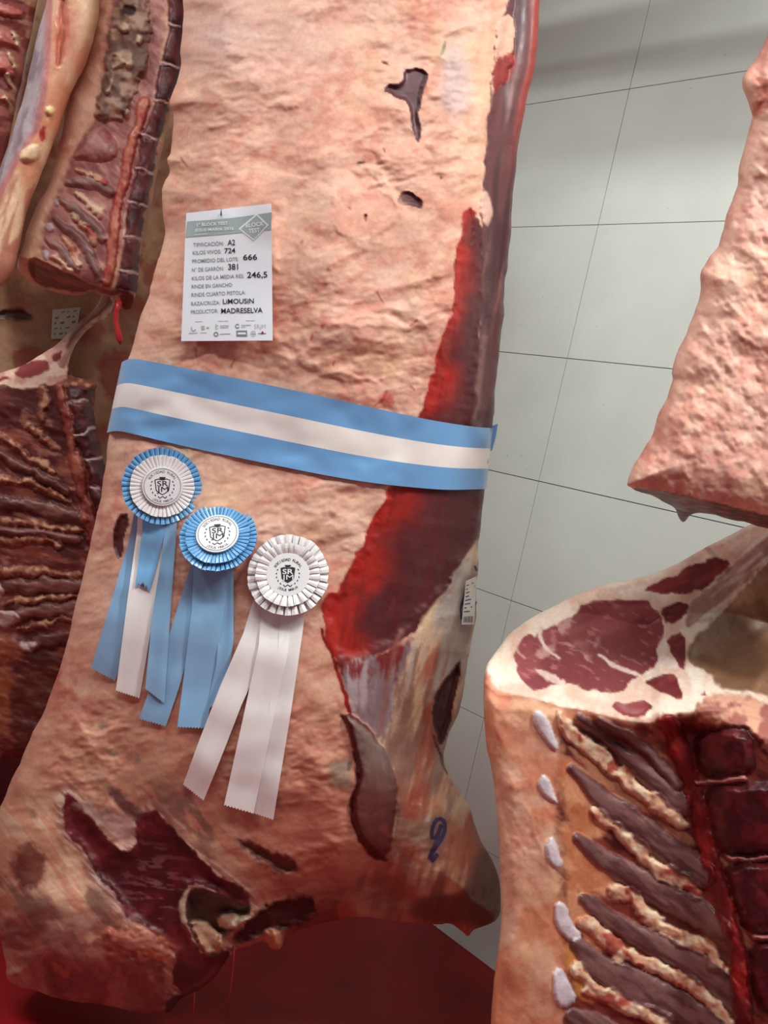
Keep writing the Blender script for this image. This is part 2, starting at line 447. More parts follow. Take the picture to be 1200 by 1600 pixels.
def fat_relief(seed, amp=1.0, ang=-20, strength=None):
    def f(x, y):
        wx = x + 26 * (fbm(x, y, 50, 2, seed + 1) - .5); wy = y + 26 * (fbm(x, y, 50, 2, seed + 2) - .5)
        a = (fbm(x, y, 100, 3, seed, ang, 1.5) - .5) * .026
        k = sstep(.3, .65, fbm(x, y, 130, 2, seed + 6))
        b = (np.abs(2 * fbm(wx, wy, 40, 2, seed + 4, ang, 1.9) - 1) - .25) * -.0062 * (.4 + .8 * k)
        c = (fbm(wx, wy, 24, 3, seed + 7, ang, 1.6) - .5) * .0075 + (fbm(x + 20 * fbm(x, y, 34, 4, seed + 3, ang, 1.8), y + 20 * fbm(x, y, 120, 4, seed, ang, 1.6), 11, 3, seed + 37, ang, 1.7) - .5) * .0035
        e = (fbm(wx, wy, 7, 2, seed + 9, ang, 2.2) - .5) * .0022 * k
        q = a + b + c * (.45 + .8 * k) + e
        if strength is not None: q = q * strength(x, y)
        return q * amp
    return f

c_out = [(300, -230), (292, -100), (287, 0), (285, 45), (283, 90), (279, 118), (268, 152), (264, 166), (272, 180), (269, 210), (267, 240), (259, 250), (268, 268),
         (254, 290), (253, 312), (259, 350), (254, 385), (246, 410), (234, 455), (218, 500), (206, 540), (195, 575), (183, 620), (171, 675), (165, 725), (156, 785), (141, 850), (128, 900),
         (117, 950), (106, 1000), (92, 1050), (75, 1100), (48, 1150), (28, 1200), (5, 1245), (-15, 1300), (-22, 1400), (-4, 1445), (8, 1500), (12, 1536), (40, 1545), (75, 1555), (120, 1567),
         (167, 1569), (233, 1588), (256, 1580), (268, 1582), (275, 1565), (292, 1554), (318, 1546), (346, 1517), (362, 1484), (398, 1474), (415, 1468), (424, 1482), (438, 1484), (444, 1462), (480, 1448),
         (519, 1438), (570, 1432), (630, 1440), (684, 1446), (704, 1441), (720, 1454), (733, 1466), (739, 1453), (757, 1448), (783, 1433), (782, 1383), (770, 1342), (742, 1297), (735, 1259),
         (711, 1225), (697, 1201), (690, 1178), (704, 1142), (718, 1111), (726, 1077), (731, 1036), (736, 998), (742, 977), (745, 940), (747, 874), (749, 833), (753, 804), (757, 766), (768, 670),
         (775, 600), (785, 500), (792, 425), (800, 340), (807, 240), (824, 150), (837, 95), (842, 40), (845, 0), (850, -100), (852, -230)]
cY = 1.42
def c_shape(x, y):
    s = .05 * gauss(x, y, 480, 350, 260, 420) + .055 * gauss(x, y, 420, 1130, 260, 260) - .02 * gauss(x, y, 330, 620, 200, 120)
    s += .03 * gauss(x, y, 700, 1330, 70, 110) - .03 * gauss(x, y, 640, 1150, 60, 90) + .03 * gauss(x, y, 120, 1480, 160, 80)
    s += -.045 * sstep(0, 1, (x - 735 - (430 - y) * .06) / 45) * sstep(640, 500, y)              # the inner flank turns away behind the fat edge
    s += -.03 * gauss(x, y, 560, 1420, 90, 60) - .03 * gauss(x, y, 430, 1400, 90, 50)
    s += .012 * gauss(x, y, 520, 360, 40, 200) + .012 * gauss(x, y, 560, 520, 120, 40) - .010 * gauss(x, y, 430, 330, 40, 120)
    return s
def c_red(x, y): return .38 * sstep(900, 1250, y) + .3 * gauss(x, y, 560, 520, 120, 60) + .5 * gauss(x, y, 105, 1090, 40, 60) + .45 * gauss(x, y, 440, 1270, 110, 70) + .4 * gauss(x, y, 690, 25, 60, 30) + .3 * gauss(x, y, 285, 160, 25, 25)  # redness rises downwards, own tone plus red floor bounce put into the colour
def c_base(x, y):
    c = fat_base(3, redness=c_red)(x, y)
    c = mixc(c, (214, 180, 172), .55 * gauss(x, y, 380, 60, 150, 90))                  # paler membrane high up
    c = mixc(c, (192, 130, 104), .8 * sstep(950, 1300, y))  # lower part tinted, floor bounce mixed in with the meat's own tone
    c = mixc(c, (238, 200, 165), .35 * gauss(x, y, 735, 200, 40, 160))
    nk = sstep(1150, 1300, y) * sstep(520, 330, x); st = fbm(x, y, 12, 4, 301, 52, 5); s2 = fbm(x, y, 46, 4, 302, 52, 2)
    c = mixc(c, (214, 178, 150), .7 * nk * sstep(.5, .66, st)); c = mixc(c, (122, 84, 74), .75 * nk * sstep(.52, .68, s2) * sstep(.35, .6, st))
    lo = sstep(1400, 1480, y) * sstep(420, 300, x); c = mixc(c, (104, 50, 46), .85 * lo * sstep(.35, .6, fbm(x, y, 30, 4, 303))); c = mixc(c, (190, 140, 132), .6 * lo * sstep(.56, .7, fbm(x, y, 22, 4, 304)))
    bt = sstep(1350, 1420, y) * sstep(400, 470, x); c = mixc(c, (118, 50, 42), .8 * bt)
    pk = gauss(x, y, 490, 1300, 110, 80); c = mixc(c, (196, 112, 96), .55 * pk)
    c = mixc(c, (208, 184, 184), .7 * sstep(.15, .9, gauss(x, y, 712, 125, 26, 80) + .5 * (fbm(x, y, 40, 3, 305) - .5)))
    return c
def red_col(x, y, d):
    f = fbm(x, y, 9, 3, 91, 99, 9); g = fbm(x, y, 60, 3, 92)
    xl = np.interp(y, [318, 375, 450, 500, 600, 690, 757, 790, 860, 925, 980, 1040], [728, 716, 710, 700, 675, 640, 606, 598, 560, 515, 506, 520]); wd = np.interp(y, [318, 400, 600, 760, 900, 1040], [60, 70, 100, 150, 190, 150])
    left = np.clip((x - xl) / wd + .5 * (g - .5), 0, 1)
    c = mixc((172, 38, 28), (84, 34, 38), sstep(.08, .5, left))
    c = mixc(c, (96, 24, 26), .35 * sstep(.45, .7, f)); c = mixc(c, (206, 120, 110), .45 * sstep(.72, .86, fbm(x, y, 22, 4, 95, 110, 3.5)) * sstep(.4, 1, left))
    return c
def dark_flank(x, y, d):
    f = fbm(x, y, 12, 3, 81, 97, 8); c = mixc((108, 62, 64), (82, 44, 48), sstep(.35, .7, f))
    c = mixc(c, (168, 120, 112), .6 * sstep(.62, .8, fbm(x, y, 15, 3, 82, 98, 10)))
    e = 800 + (300 - y) * .14 if False else np.interp(y, [-230, 0, 100, 150, 240, 340, 500, 660], [850, 843, 836, 822, 806, 799, 784, 768])
    return mixc(c, (176, 62, 52), .8 * sstep(16, 4, e - x) * sstep(330, 120, y))
def tendon_col(x, y, d):
    f = fbm(x, y, 15, 4, 71, 105, 6); c = mixc((226, 192, 158), (160, 120, 104), sstep(.38, .62, f))
    c = mixc(c, (184, 178, 172), .7 * sstep(.55, .68, fbm(x, y, 18, 3, 76, 103, 8)) * sstep(1250, 1100, y)); c = mixc(c, (174, 76, 58), .6 * sstep(.62, .75, fbm(x, y, 34, 4, 72, 105, 3)))
    c = mixc(c, (176, 164, 160), .7 * gauss(x, y, 705, 930, 26, 60))
    c = mixc(c, (190, 92, 66), .75 * sstep(1180, 1290, y) * sstep(.3, .6, fbm(x, y, 60, 3, 73)))
    c = mixc(c, (112, 76, 66), .9 * sstep(.3, .7, gauss(x, y, 766, 1385, 36, 75) + gauss(x, y, 690, 1420, 60, 26)))
    c = mixc(c, (120, 82, 66), .6 * gauss(x, y, 600, 1395, 60, 45)); c = mixc(c, (140, 128, 108), .7 * gauss(x, y, 664, 1300, 20, 30))
    return c
def silver_col(x, y, d):
    f = fbm(x, y, 16, 4, 61, 95, 4); s = sstep(.35, .62, fbm(x, y, 10, 4, 62, 95, 4) + .25 * sstep(1015, 1075, y) - .1)
    return mixc((128, 46, 46), mixc((176, 156, 158), (140, 116, 120), sstep(.4, .65, f)), s)
def shank_col(x, y, d):
    c = mixc((128, 106, 100), (112, 58, 54), sstep(1170, 1260, y) * .9 + .4 * (fbm(x, y, 30, 3, 52) - .5))
    c = mixc(c, (150, 126, 118), .5 * sstep(.55, .7, fbm(x, y, 9, 3, 53, 75, 5)) * sstep(1260, 1180, y)); c = mixc(c, (150, 74, 66), .6 * sstep(.5, .65, fbm(x, y, 26, 3, 54, 60, 2)) * sstep(1230, 1270, y))
    return mixc(c, (84, 28, 30), sstep(9, 1, d) * sstep(600, 570, x))
def deep_col(x, y, d):
    c = mixc((104, 30, 36), (74, 20, 26), sstep(.35, .65, fbm(x, y, 40, 4, 41)))
    hw = sstep(.58, .74, fbm(x, y, 6, 3, 42, 8, 4)) * gauss(x, y, 245, 1395, 60, 85)
    return mixc(c, (170, 130, 134), .55 * hw)
hole = lambda x, y, d: mixc((98, 56, 60), (84, 46, 50), fbm(x, y, 30, 3, 308))
NECK = [(100, 1232), (128, 1256), (150, 1290), (178, 1322), (210, 1332), (212, 1275), (225, 1270), (245, 1266), (262, 1290), (290, 1315), (315, 1345), (345, 1370), (375, 1385), (395, 1405), (375, 1420), (345, 1400), (310, 1382), (290, 1388), (284, 1410), (290, 1445),
                      (305, 1475), (318, 1492), (340, 1490), (364, 1480), (350, 1525), (317, 1556), (292, 1560), (265, 1530), (280, 1495), (250, 1470), (225, 1445), (200, 1440), (185, 1410), (165, 1385), (150, 1370), (135, 1340), (125, 1320), (108, 1310), (95, 1280)]
c_patches = [
    P('inner_flank', [(790, -230), (800, -120), (796, 0), (776, 50), (772, 90), (765, 150), (757, 250), (752, 330), (755, 400), (752, 500), (742, 600), (735, 680), (800, 690), (900, 400), (900, -230)], dark_flank, soft=3, rag=2.5, h=-.012, rw=14, flat=.85),
    P(None, [(776, 40), (790, 20), (806, 30), (802, 85), (792, 120), (780, 140), (766, 150), (770, 95)], (222, 172, 150), rag=4, h=.012, rw=14),
    P(None, [(772, 82), (790, 90), (806, 78), (804, 110), (790, 130), (768, 148)], (150, 52, 50), rag=5, soft=4),
    P('fat_strip', [(754, 296), (766, 302), (772, 330), (764, 352), (757, 352), (750, 325)], (224, 178, 164), h=.01, rw=10, mat='fat', soft=4),
    P('plate_muscle', [(731, 314), (752, 338), (756, 430), (752, 520), (745, 600), (742, 680), (765, 690), (768, 760), (754, 790), (752, 840), (735, 858), (714, 892), (702, 918), (672, 955), (635, 1000), (587, 1026), (530, 1040),
                       (513, 1018), (507, 979), (502, 950), (513, 926), (529, 922), (540, 892), (552, 880), (558, 862), (570, 851), (575, 824), (590, 798), (599, 787), (606, 757), (640, 690), (675, 600), (686, 535), (700, 500), (712, 465), (709, 445), (715, 375)],
      red_col, soft=3, rag=4, rs=12, h=-.007, rw=22, flat=.85),
    P(None, [(752, 338), (775, 380), (780, 520), (768, 700), (752, 760), (750, 600), (756, 430)], dark_flank, soft=14, rag=4, a=.9),
    P('shank_tendon', [(672, 955), (702, 918), (714, 892), (735, 858), (760, 830), (770, 950), (745, 1040), (740, 1120), (700, 1190), (760, 1290), (800, 1400), (800, 1500), (560, 1450), (520, 1432), (560, 1370), (600, 1345), (616, 1320), (620, 1245), (601, 1173), (570, 1120), (590, 1060), (640, 1005)],
      tendon_col, soft=8, rag=5, rs=20, mat='membrane', flat=.5, hn=lambda x, y: (fbm(x, y, 16, 3, 75, 103, 7) - .5) * .010),
    P('silver_skin', [(519, 1022), (560, 1028), (600, 1018), (640, 995), (648, 1010), (622, 1060), (612, 1120), (600, 1165), (575, 1135), (552, 1112), (535, 1060)], silver_col, soft=12, rag=7, mat='membrane', flat=.8),
    Ln(None, [(628, 985, 4), (605, 1060, 4), (592, 1150, 3)], (150, 92, 84), soft=8, a=.7),
    Ln(None, [(503, 985, 2.2), (522, 1035, 2.6), (540, 1085, 3), (550, 1118, 3)], (140, 26, 22), soft=2),
    P('foreshank_muscle', [(553, 1113), (581, 1142), (601, 1173), (618, 1211), (620, 1242), (615, 1294), (615, 1321), (601, 1345), (587, 1331), (567, 1321), (553, 1294), (550, 1270), (556, 1235), (563, 1211), (553, 1184), (548, 1156), (533, 1118)],
      shank_col, soft=3, rag=2, h=.018, rw=26, flat=.8),
    Ln(None, [(534, 1118, 4), (549, 1135, 5), (553, 1170, 5), (563, 1205, 6), (555, 1240, 5), (551, 1280, 6), (566, 1318, 6), (590, 1338, 6), (602, 1346, 4)], (84, 26, 28), soft=4, rag=2),
    P('slit_muscle', [(719, 1027), (705, 1045), (688, 1067), (676, 1094), (675, 1129), (680, 1150), (688, 1168), (700, 1142), (708, 1100), (717, 1062)], (76, 40, 40), soft=2, rag=1, h=-.016, rw=8),
    Ln(None, [(676, 1150, 2), (686, 1176, 2.5), (700, 1210, 1.5)], (88, 52, 46), soft=2),
    P(None, [(664, 1282), (690, 1268), (704, 1284), (696, 1320), (676, 1350), (662, 1340), (674, 1312)], (122, 112, 118), soft=16, rag=4, a=.6),
    P(None, [(512, 1190), (548, 1185), (550, 1222), (530, 1232), (515, 1222)], (140, 128, 112), soft=16, rag=6, a=.75),
    P(None, [(540, 1192), (549, 1190), (548, 1206), (541, 1206)], (84, 80, 78), soft=5, a=.8),
    # torn openings in the fat cover
    P('torn_opening', [(631, 105), (642, 108), (658, 104), (668, 112), (665, 128), (660, 150), (652, 182), (660, 198), (658, 214), (652, 226), (644, 205), (640, 172), (630, 155), (612, 148), (596, 144), (602, 134), (618, 131), (629, 127)], hole, soft=1.5, rag=1.2, h=-.007, rw=6, sm=1, flat=.9),
    P('torn_opening', [(622, 304), (632, 298), (645, 301), (651, 309), (660, 312), (660, 326), (653, 329), (640, 323), (627, 320), (620, 312)], hole, soft=1.5, rag=1.5, h=-.006, rw=5, flat=.9),
    P('torn_opening', [(184, 800), (203, 803), (200, 830), (193, 858), (188, 876), (176, 864), (179, 833)], (92, 40, 40), soft=2, rag=2, h=-.008, rw=6),
    P('torn_opening', [(556, 254), (570, 251), (568, 256), (558, 258)], hole, soft=1.5, h=-.008, rw=4),
    P('torn_opening', [(568, 338), (574, 334), (576, 344), (571, 348)], hole, soft=1.5, h=-.008, rw=4),
    P(None, [(687, 78), (699, 58), (697, 74), (684, 90)], (150, 140, 118), soft=3, h=-.005, rw=4),
    P(None, [(596, 228), (600, 230), (602, 238), (598, 236)], hole, soft=2), P(None, [(595, 96), (606, 101), (612, 101), (600, 105)], (140, 90, 74), soft=2, h=-.006, rw=4),
    P(None, [(688, 274), (691, 273), (691, 280), (688, 279)], (80, 66, 60), soft=2),
    *[Ln(None, [(a, b_, w * 2.2) for a, b_, w in l], (232, 180, 154), soft=20, rag=5, rs=14, a=.3, h=.0030, rw=11, hs=True, warp=8) for l in ([(556, 262, 3), (580, 266, 6), (605, 290, 6), (622, 318, 4)], [(566, 232, 3), (590, 225, 5), (600, 250, 4)], [(622, 330, 5), (600, 352, 7), (560, 392, 6), (520, 416, 3)], [(420, 165, 4), (450, 158, 6), (476, 155, 4)], [(276, 140, 8), (286, 165, 9), (300, 178, 5)], [(268, 246, 6), (292, 250, 8), (306, 258, 4)],
        [(440, 320, 6), (420, 380, 8), (436, 420, 5)], [(520, 510, 4), (560, 500, 7), (620, 512, 7), (660, 505, 4)], [(470, 560, 4), (530, 590, 7), (590, 596, 5)], [(640, 470, 5), (670, 440, 7), (690, 400, 4)])],
    P(None, [(520, 300), (600, 290), (640, 330), (600, 370), (540, 380), (510, 345)], (222, 150, 128), soft=40, rag=8, a=.45, flat=.5),
    # blood spots and streaks
    *[Ln(None, [(a, b_, 1.6), (c_, d_, 1.2)], (168, 44, 38), soft=3, a=.8) for a, b_, c_, d_ in [(306, 545, 309, 558), (362, 572, 367, 562), (505, 508, 510, 504), (521, 572, 523, 566), (485, 530, 488, 522), (285, 250, 291, 258), (604, 612, 596, 628), (600, 622, 585, 634), (640, 606, 646, 610), (470, 378, 472, 376), (545, 326, 546, 327), (590, 456, 600, 470), (640, 508, 650, 500)]],
    P(None, [(588, 628), (602, 612), (618, 618), (615, 636), (595, 640)], (176, 56, 48), soft=10, rag=5, a=.75),
    *[P(None, [(cx - 9, cy), (cx, cy - 6), (cx + 9, cy), (cx, cy + 6)], (106, 100, 88), soft=9, rag=4, a=.6) for cx, cy in [(160, 1135), (176, 1178), (282, 1262), (215, 1185)]],
    # torn neck end
    P(None, NECK, lambda x, y, d: mixc((222, 190, 170), (150, 104, 96), sstep(.42, .58, fbm(x, y, 6, 3, 306, 40, 7))), soft=16, rag=7, a=.7, grow=11),
    P('neck_muscle', NECK,
      deep_col, soft=4, rag=3, h=-.008, rw=18, flat=.7),
    P(None, [(165, 1222), (190, 1236), (216, 1262), (224, 1285), (212, 1290), (196, 1270), (176, 1246)], (96, 52, 54), soft=8, rag=4, a=.85),
    P(None, [(108, 1250), (150, 1262), (205, 1275), (206, 1318), (180, 1310), (140, 1272)], (180, 146, 138), soft=14, rag=8, a=.8),
    P('bone_socket', [(290, 1394), (312, 1386), (340, 1396), (372, 1412), (396, 1412), (385, 1438), (362, 1456), (345, 1470), (352, 1488), (338, 1494), (318, 1490), (304, 1470), (292, 1444), (286, 1415)], (74, 44, 36), soft=3, rag=2, h=-.03, rw=16),
    P('bone_end', [(338, 1430), (356, 1424), (384, 1426), (394, 1434), (374, 1450), (352, 1454), (338, 1446)], (206, 176, 150), soft=5, rag=2, h=.022, rw=14, mat='bone'),
    P('bone_end', [(298, 1438), (316, 1440), (334, 1450), (350, 1466), (350, 1486), (330, 1490), (318, 1488), (304, 1462)], (190, 146, 120), soft=5, rag=2, h=.022, rw=14, mat='bone'),
    Ln(None, [(288, 1398, 3), (284, 1418, 4), (290, 1440, 4)], (214, 190, 164), soft=4),
    P(None, [(26, 1322), (50, 1318), (72, 1338), (66, 1386), (40, 1392), (18, 1366)], (112, 56, 46), soft=12, rag=8, a=.85),
    P(None, [(365, 1306), (400, 1316), (452, 1340), (472, 1362), (440, 1368), (405, 1348), (385, 1328)], (88, 46, 42), soft=10, rag=7, a=.9, h=-.012, rw=14),
    P(None, [(400, 1422), (440, 1404), (486, 1400), (502, 1428), (470, 1444), (420, 1462), (365, 1478), (362, 1462)], (70, 26, 26), soft=10, rag=7, h=-.015, rw=14),
    P('fat_nub', [(408, 1454), (424, 1448), (440, 1456), (442, 1484), (424, 1482), (414, 1468)], (206, 136, 106), soft=4, h=.014, rw=12, mat='fat'),
    P(None, [(150, 1452), (222, 1443), (262, 1470), (282, 1490), (240, 1508), (170, 1504)], lambda x, y, d: mixc((206, 126, 94), (150, 74, 58), sstep(.38, .6, fbm(x, y, 10, 4, 307, 25, 5))), soft=18, rag=9, a=.85, h=.010, rw=24, hs=True, warp=9),
    P(None, [(64, 1500), (90, 1490), (112, 1514), (118, 1545), (90, 1556), (72, 1536)], (72, 34, 30), soft=14, rag=6, h=-.012, rw=14, a=.85),
    P(None, [(80, 1498), (112, 1516), (108, 1530), (84, 1516)], (204, 118, 72), soft=6, rag=3, h=.01, rw=8),
    P(None, [(10, 1440), (90, 1450), (200, 1470), (260, 1520), (256, 1590), (90, 1575), (10, 1530)], (160, 88, 80), soft=40, rag=12, a=.55),
    P(None, [(260, 1556), (290, 1550), (298, 1560), (280, 1572), (270, 1590), (258, 1590)], (60, 22, 22), soft=5, rag=2),
]
side_c = thing('beef_side', tuple(at(430, 1560, cY)), 'pinkish fat-covered hanging beef side wearing a striped sash and rosettes', 'beef side')
PC = build_piece(side_c, 'fat_cover', c_out, cY, .10, 120, .13, c_base, c_patches, c_shape, fat_relief(5, 1.0, -14, lambda x, y: .8 + .5 * sstep(1000, 1300, y)), step=2.3, rag=3, seed=4)

# ================================================================== RIGHT BEEF SIDE (cut open between the ribs)
def rF_fat(x, y):
    c = fat_base(31, (232, 182, 154), (216, 144, 114), (190, 90, 74), (226, 170, 126))(x, y); return mixc(c, (210, 120, 86), .6 * sstep(.5, .7, fbm(x, y, 60, 3, 33)))
lip = interp_line([(700, 1062), (757, 1066), (778, 1085), (828, 1088), (870, 1102), (924, 1112), (985, 1126), (1016, 1129), (1031, 1118), (1085, 1110), (1142, 1110), (1200, 1125), (1450, 1150)])
def rF_Y(x, y):
    u = lip(x) - y; face = np.where(u > 0, np.minimum(u * .00125, .19), 0.0)
    return 1.16 + face + .010 * sstep(25, 0, np.abs(u)) - .0 * x
def rF_shape(x, y):
    below = sstep(0, 40, y - lip(x))
    s = -.045 * below * sstep(850, 960, x) * sstep(1250, 1080, x)          # hollow of the chest between breast edge and backbone
    s += .035 * below * sstep(1080, 1150, x)
    s += -.05 * (1 - below) * gauss(x, y, 1165, 1010, 70, 70)
    return s
def eye(x, y, d):
    c = mixc((160, 78, 80), (136, 58, 62), sstep(.35, .65, fbm(x, y, 40, 4, 131, -25, 2)))
    m = sstep(.78, .92, ridged(x + 50 * fbm(x, y, 26, 3, 136), y + 30 * fbm(x, y, 22, 3, 137), 36, 2, 133, 28, 2.4)) * sstep(.45, .6, fbm(x, y, 60, 2, 134) + .002 * (y - 1000))
    c = mixc(c, (226, 186, 172), .7 * m); return mixc(c, (206, 140, 132), .5 * sstep(.7, .78, fbm(x, y, 6, 2, 135, 20, 3)))
def lean(x, y, d): return mixc((146, 56, 58), (120, 40, 44), sstep(.35, .65, fbm(x, y, 12, 3, 141, -25, 4)))
def rib_col(x, y, d):
    c = mixc((136, 96, 94), (98, 60, 60), sstep(.35, .65, fbm(x, y, 12, 4, 151, 38, 5))); return mixc(c, (160, 116, 112), .35 * sstep(.62, .74, fbm(x, y, 8, 3, 152, 38, 4)))
def ridge_col(x, y, d):
    c = mixc((238, 206, 174), (218, 160, 130), sstep(.35, .65, fbm(x, y, 14, 4, 161))); return mixc(c, (160, 50, 40), .7 * sstep(.62, .72, fbm(x, y, 24, 3, 162)))
def vert_col(x, y, d): return mixc((98, 24, 30), (64, 14, 20), sstep(.35, .65, fbm(x, y, 26, 4, 171)))
def chine_col(x, y, d): return mixc((150, 34, 30), (100, 18, 20), sstep(.35, .62, fbm(x, y, 18, 4, 172, 70, 3)))
def tan_col(x, y, d): return mixc((192, 146, 112), (140, 98, 72), sstep(.35, .65, fbm(x, y, 50, 4, 173, -40, 2)))
def silv_col(x, y, d): return mixc((226, 206, 194), (176, 132, 122), sstep(.4, .62, fbm(x, y, 12, 3, 174, -38, 6)))
def facefat(x, y, d): return mixc((246, 222, 202), (236, 194, 174), sstep(.35, .7, fbm(x, y, 30, 4, 175)))
def breast(x, y, d): return mixc((226, 158, 118), (204, 122, 84), sstep(.35, .65, fbm(x, y, 26, 4, 176)))
lipu = [(757, 1050), (778, 1085), (828, 1088), (870, 1102), (924, 1112), (985, 1126), (1016, 1129), (1031, 1118), (1085, 1110), (1142, 1110), (1200, 1125), (1460, 1150)]
rib_lumps = lambda x, y: (fbm(x, y, 20, 3, 181) - .5) * .010
ribs = [
    [(905, 1121, 5), (960, 1166, 9), (1012, 1215, 12), (1066, 1258, 11)],
    [(938, 1122, 4), (985, 1152, 7), (1030, 1190, 8), (1058, 1226, 7)],
    [(894, 1202, 7), (945, 1250, 14), (997, 1290, 16), (1042, 1325, 17), (1098, 1366, 17)],
    [(904, 1310, 8), (937, 1340, 13), (990, 1370, 16), (1042, 1400, 17), (1087, 1423, 17), (1128, 1452, 14)],
    [(915, 1404, 8), (952, 1436, 12), (997, 1462, 15), (1050, 1487, 17), (1095, 1513, 17), (1136, 1547, 16), (1166, 1582, 12)],
    [(904, 1479, 11), (930, 1507, 16), (975, 1532, 19), (1020, 1552, 21), (1072, 1582, 21), (1130, 1622, 18)],
    [(898, 1590, 15), (937, 1612, 20), (1012, 1655, 22), (1080, 1700, 20)]]
fats = [
    [(876, 1125, 9), (922, 1168, 14), (975, 1217, 11), (1012, 1243, 10), (1042, 1269, 10), (1066, 1288, 7)],
    [(930, 1266, 7), (960, 1292, 9), (997, 1322, 9), (1020, 1353, 12), (1057, 1371, 11), (1093, 1398, 7)],
    [(962, 1391, 8), (990, 1402, 11), (1012, 1430, 12), (1050, 1455, 13), (1099, 1481, 11), (1132, 1520, 7)],
    [(916, 1440, 9), (945, 1466, 11), (975, 1490, 12), (1020, 1509, 11), (1069, 1534, 10), (1110, 1564, 9), (1140, 1597, 8)],
    [(905, 1519, 9), (932, 1545, 12), (960, 1566, 12), (1027, 1588, 12), (1060, 1616, 10)]]
carts = [[(840, 1106), (855, 1121), (866, 1148), (874, 1166), (868, 1175), (851, 1159), (838, 1138), (832, 1119)], [(849, 1206), (860, 1222), (868, 1243), (874, 1256), (859, 1252), (845, 1238), (838, 1221)],
         [(862, 1303), (870, 1318), (874, 1335), (881, 1350), (870, 1359), (856, 1345), (851, 1325)], [(870, 1406), (885, 1414), (892, 1438), (911, 1464), (892, 1474), (872, 1456), (864, 1430)], [(866, 1509), (881, 1515), (890, 1540), (904, 1560), (877, 1579), (863, 1556)]]
chine = [(1044, 1128, 14), (1062, 1165, 15), (1075, 1205, 13), (1096, 1290, 14), (1121, 1380, 15), (1143, 1455, 15), (1156, 1530, 16), (1165, 1640, 16), (1170, 1800, 16)]
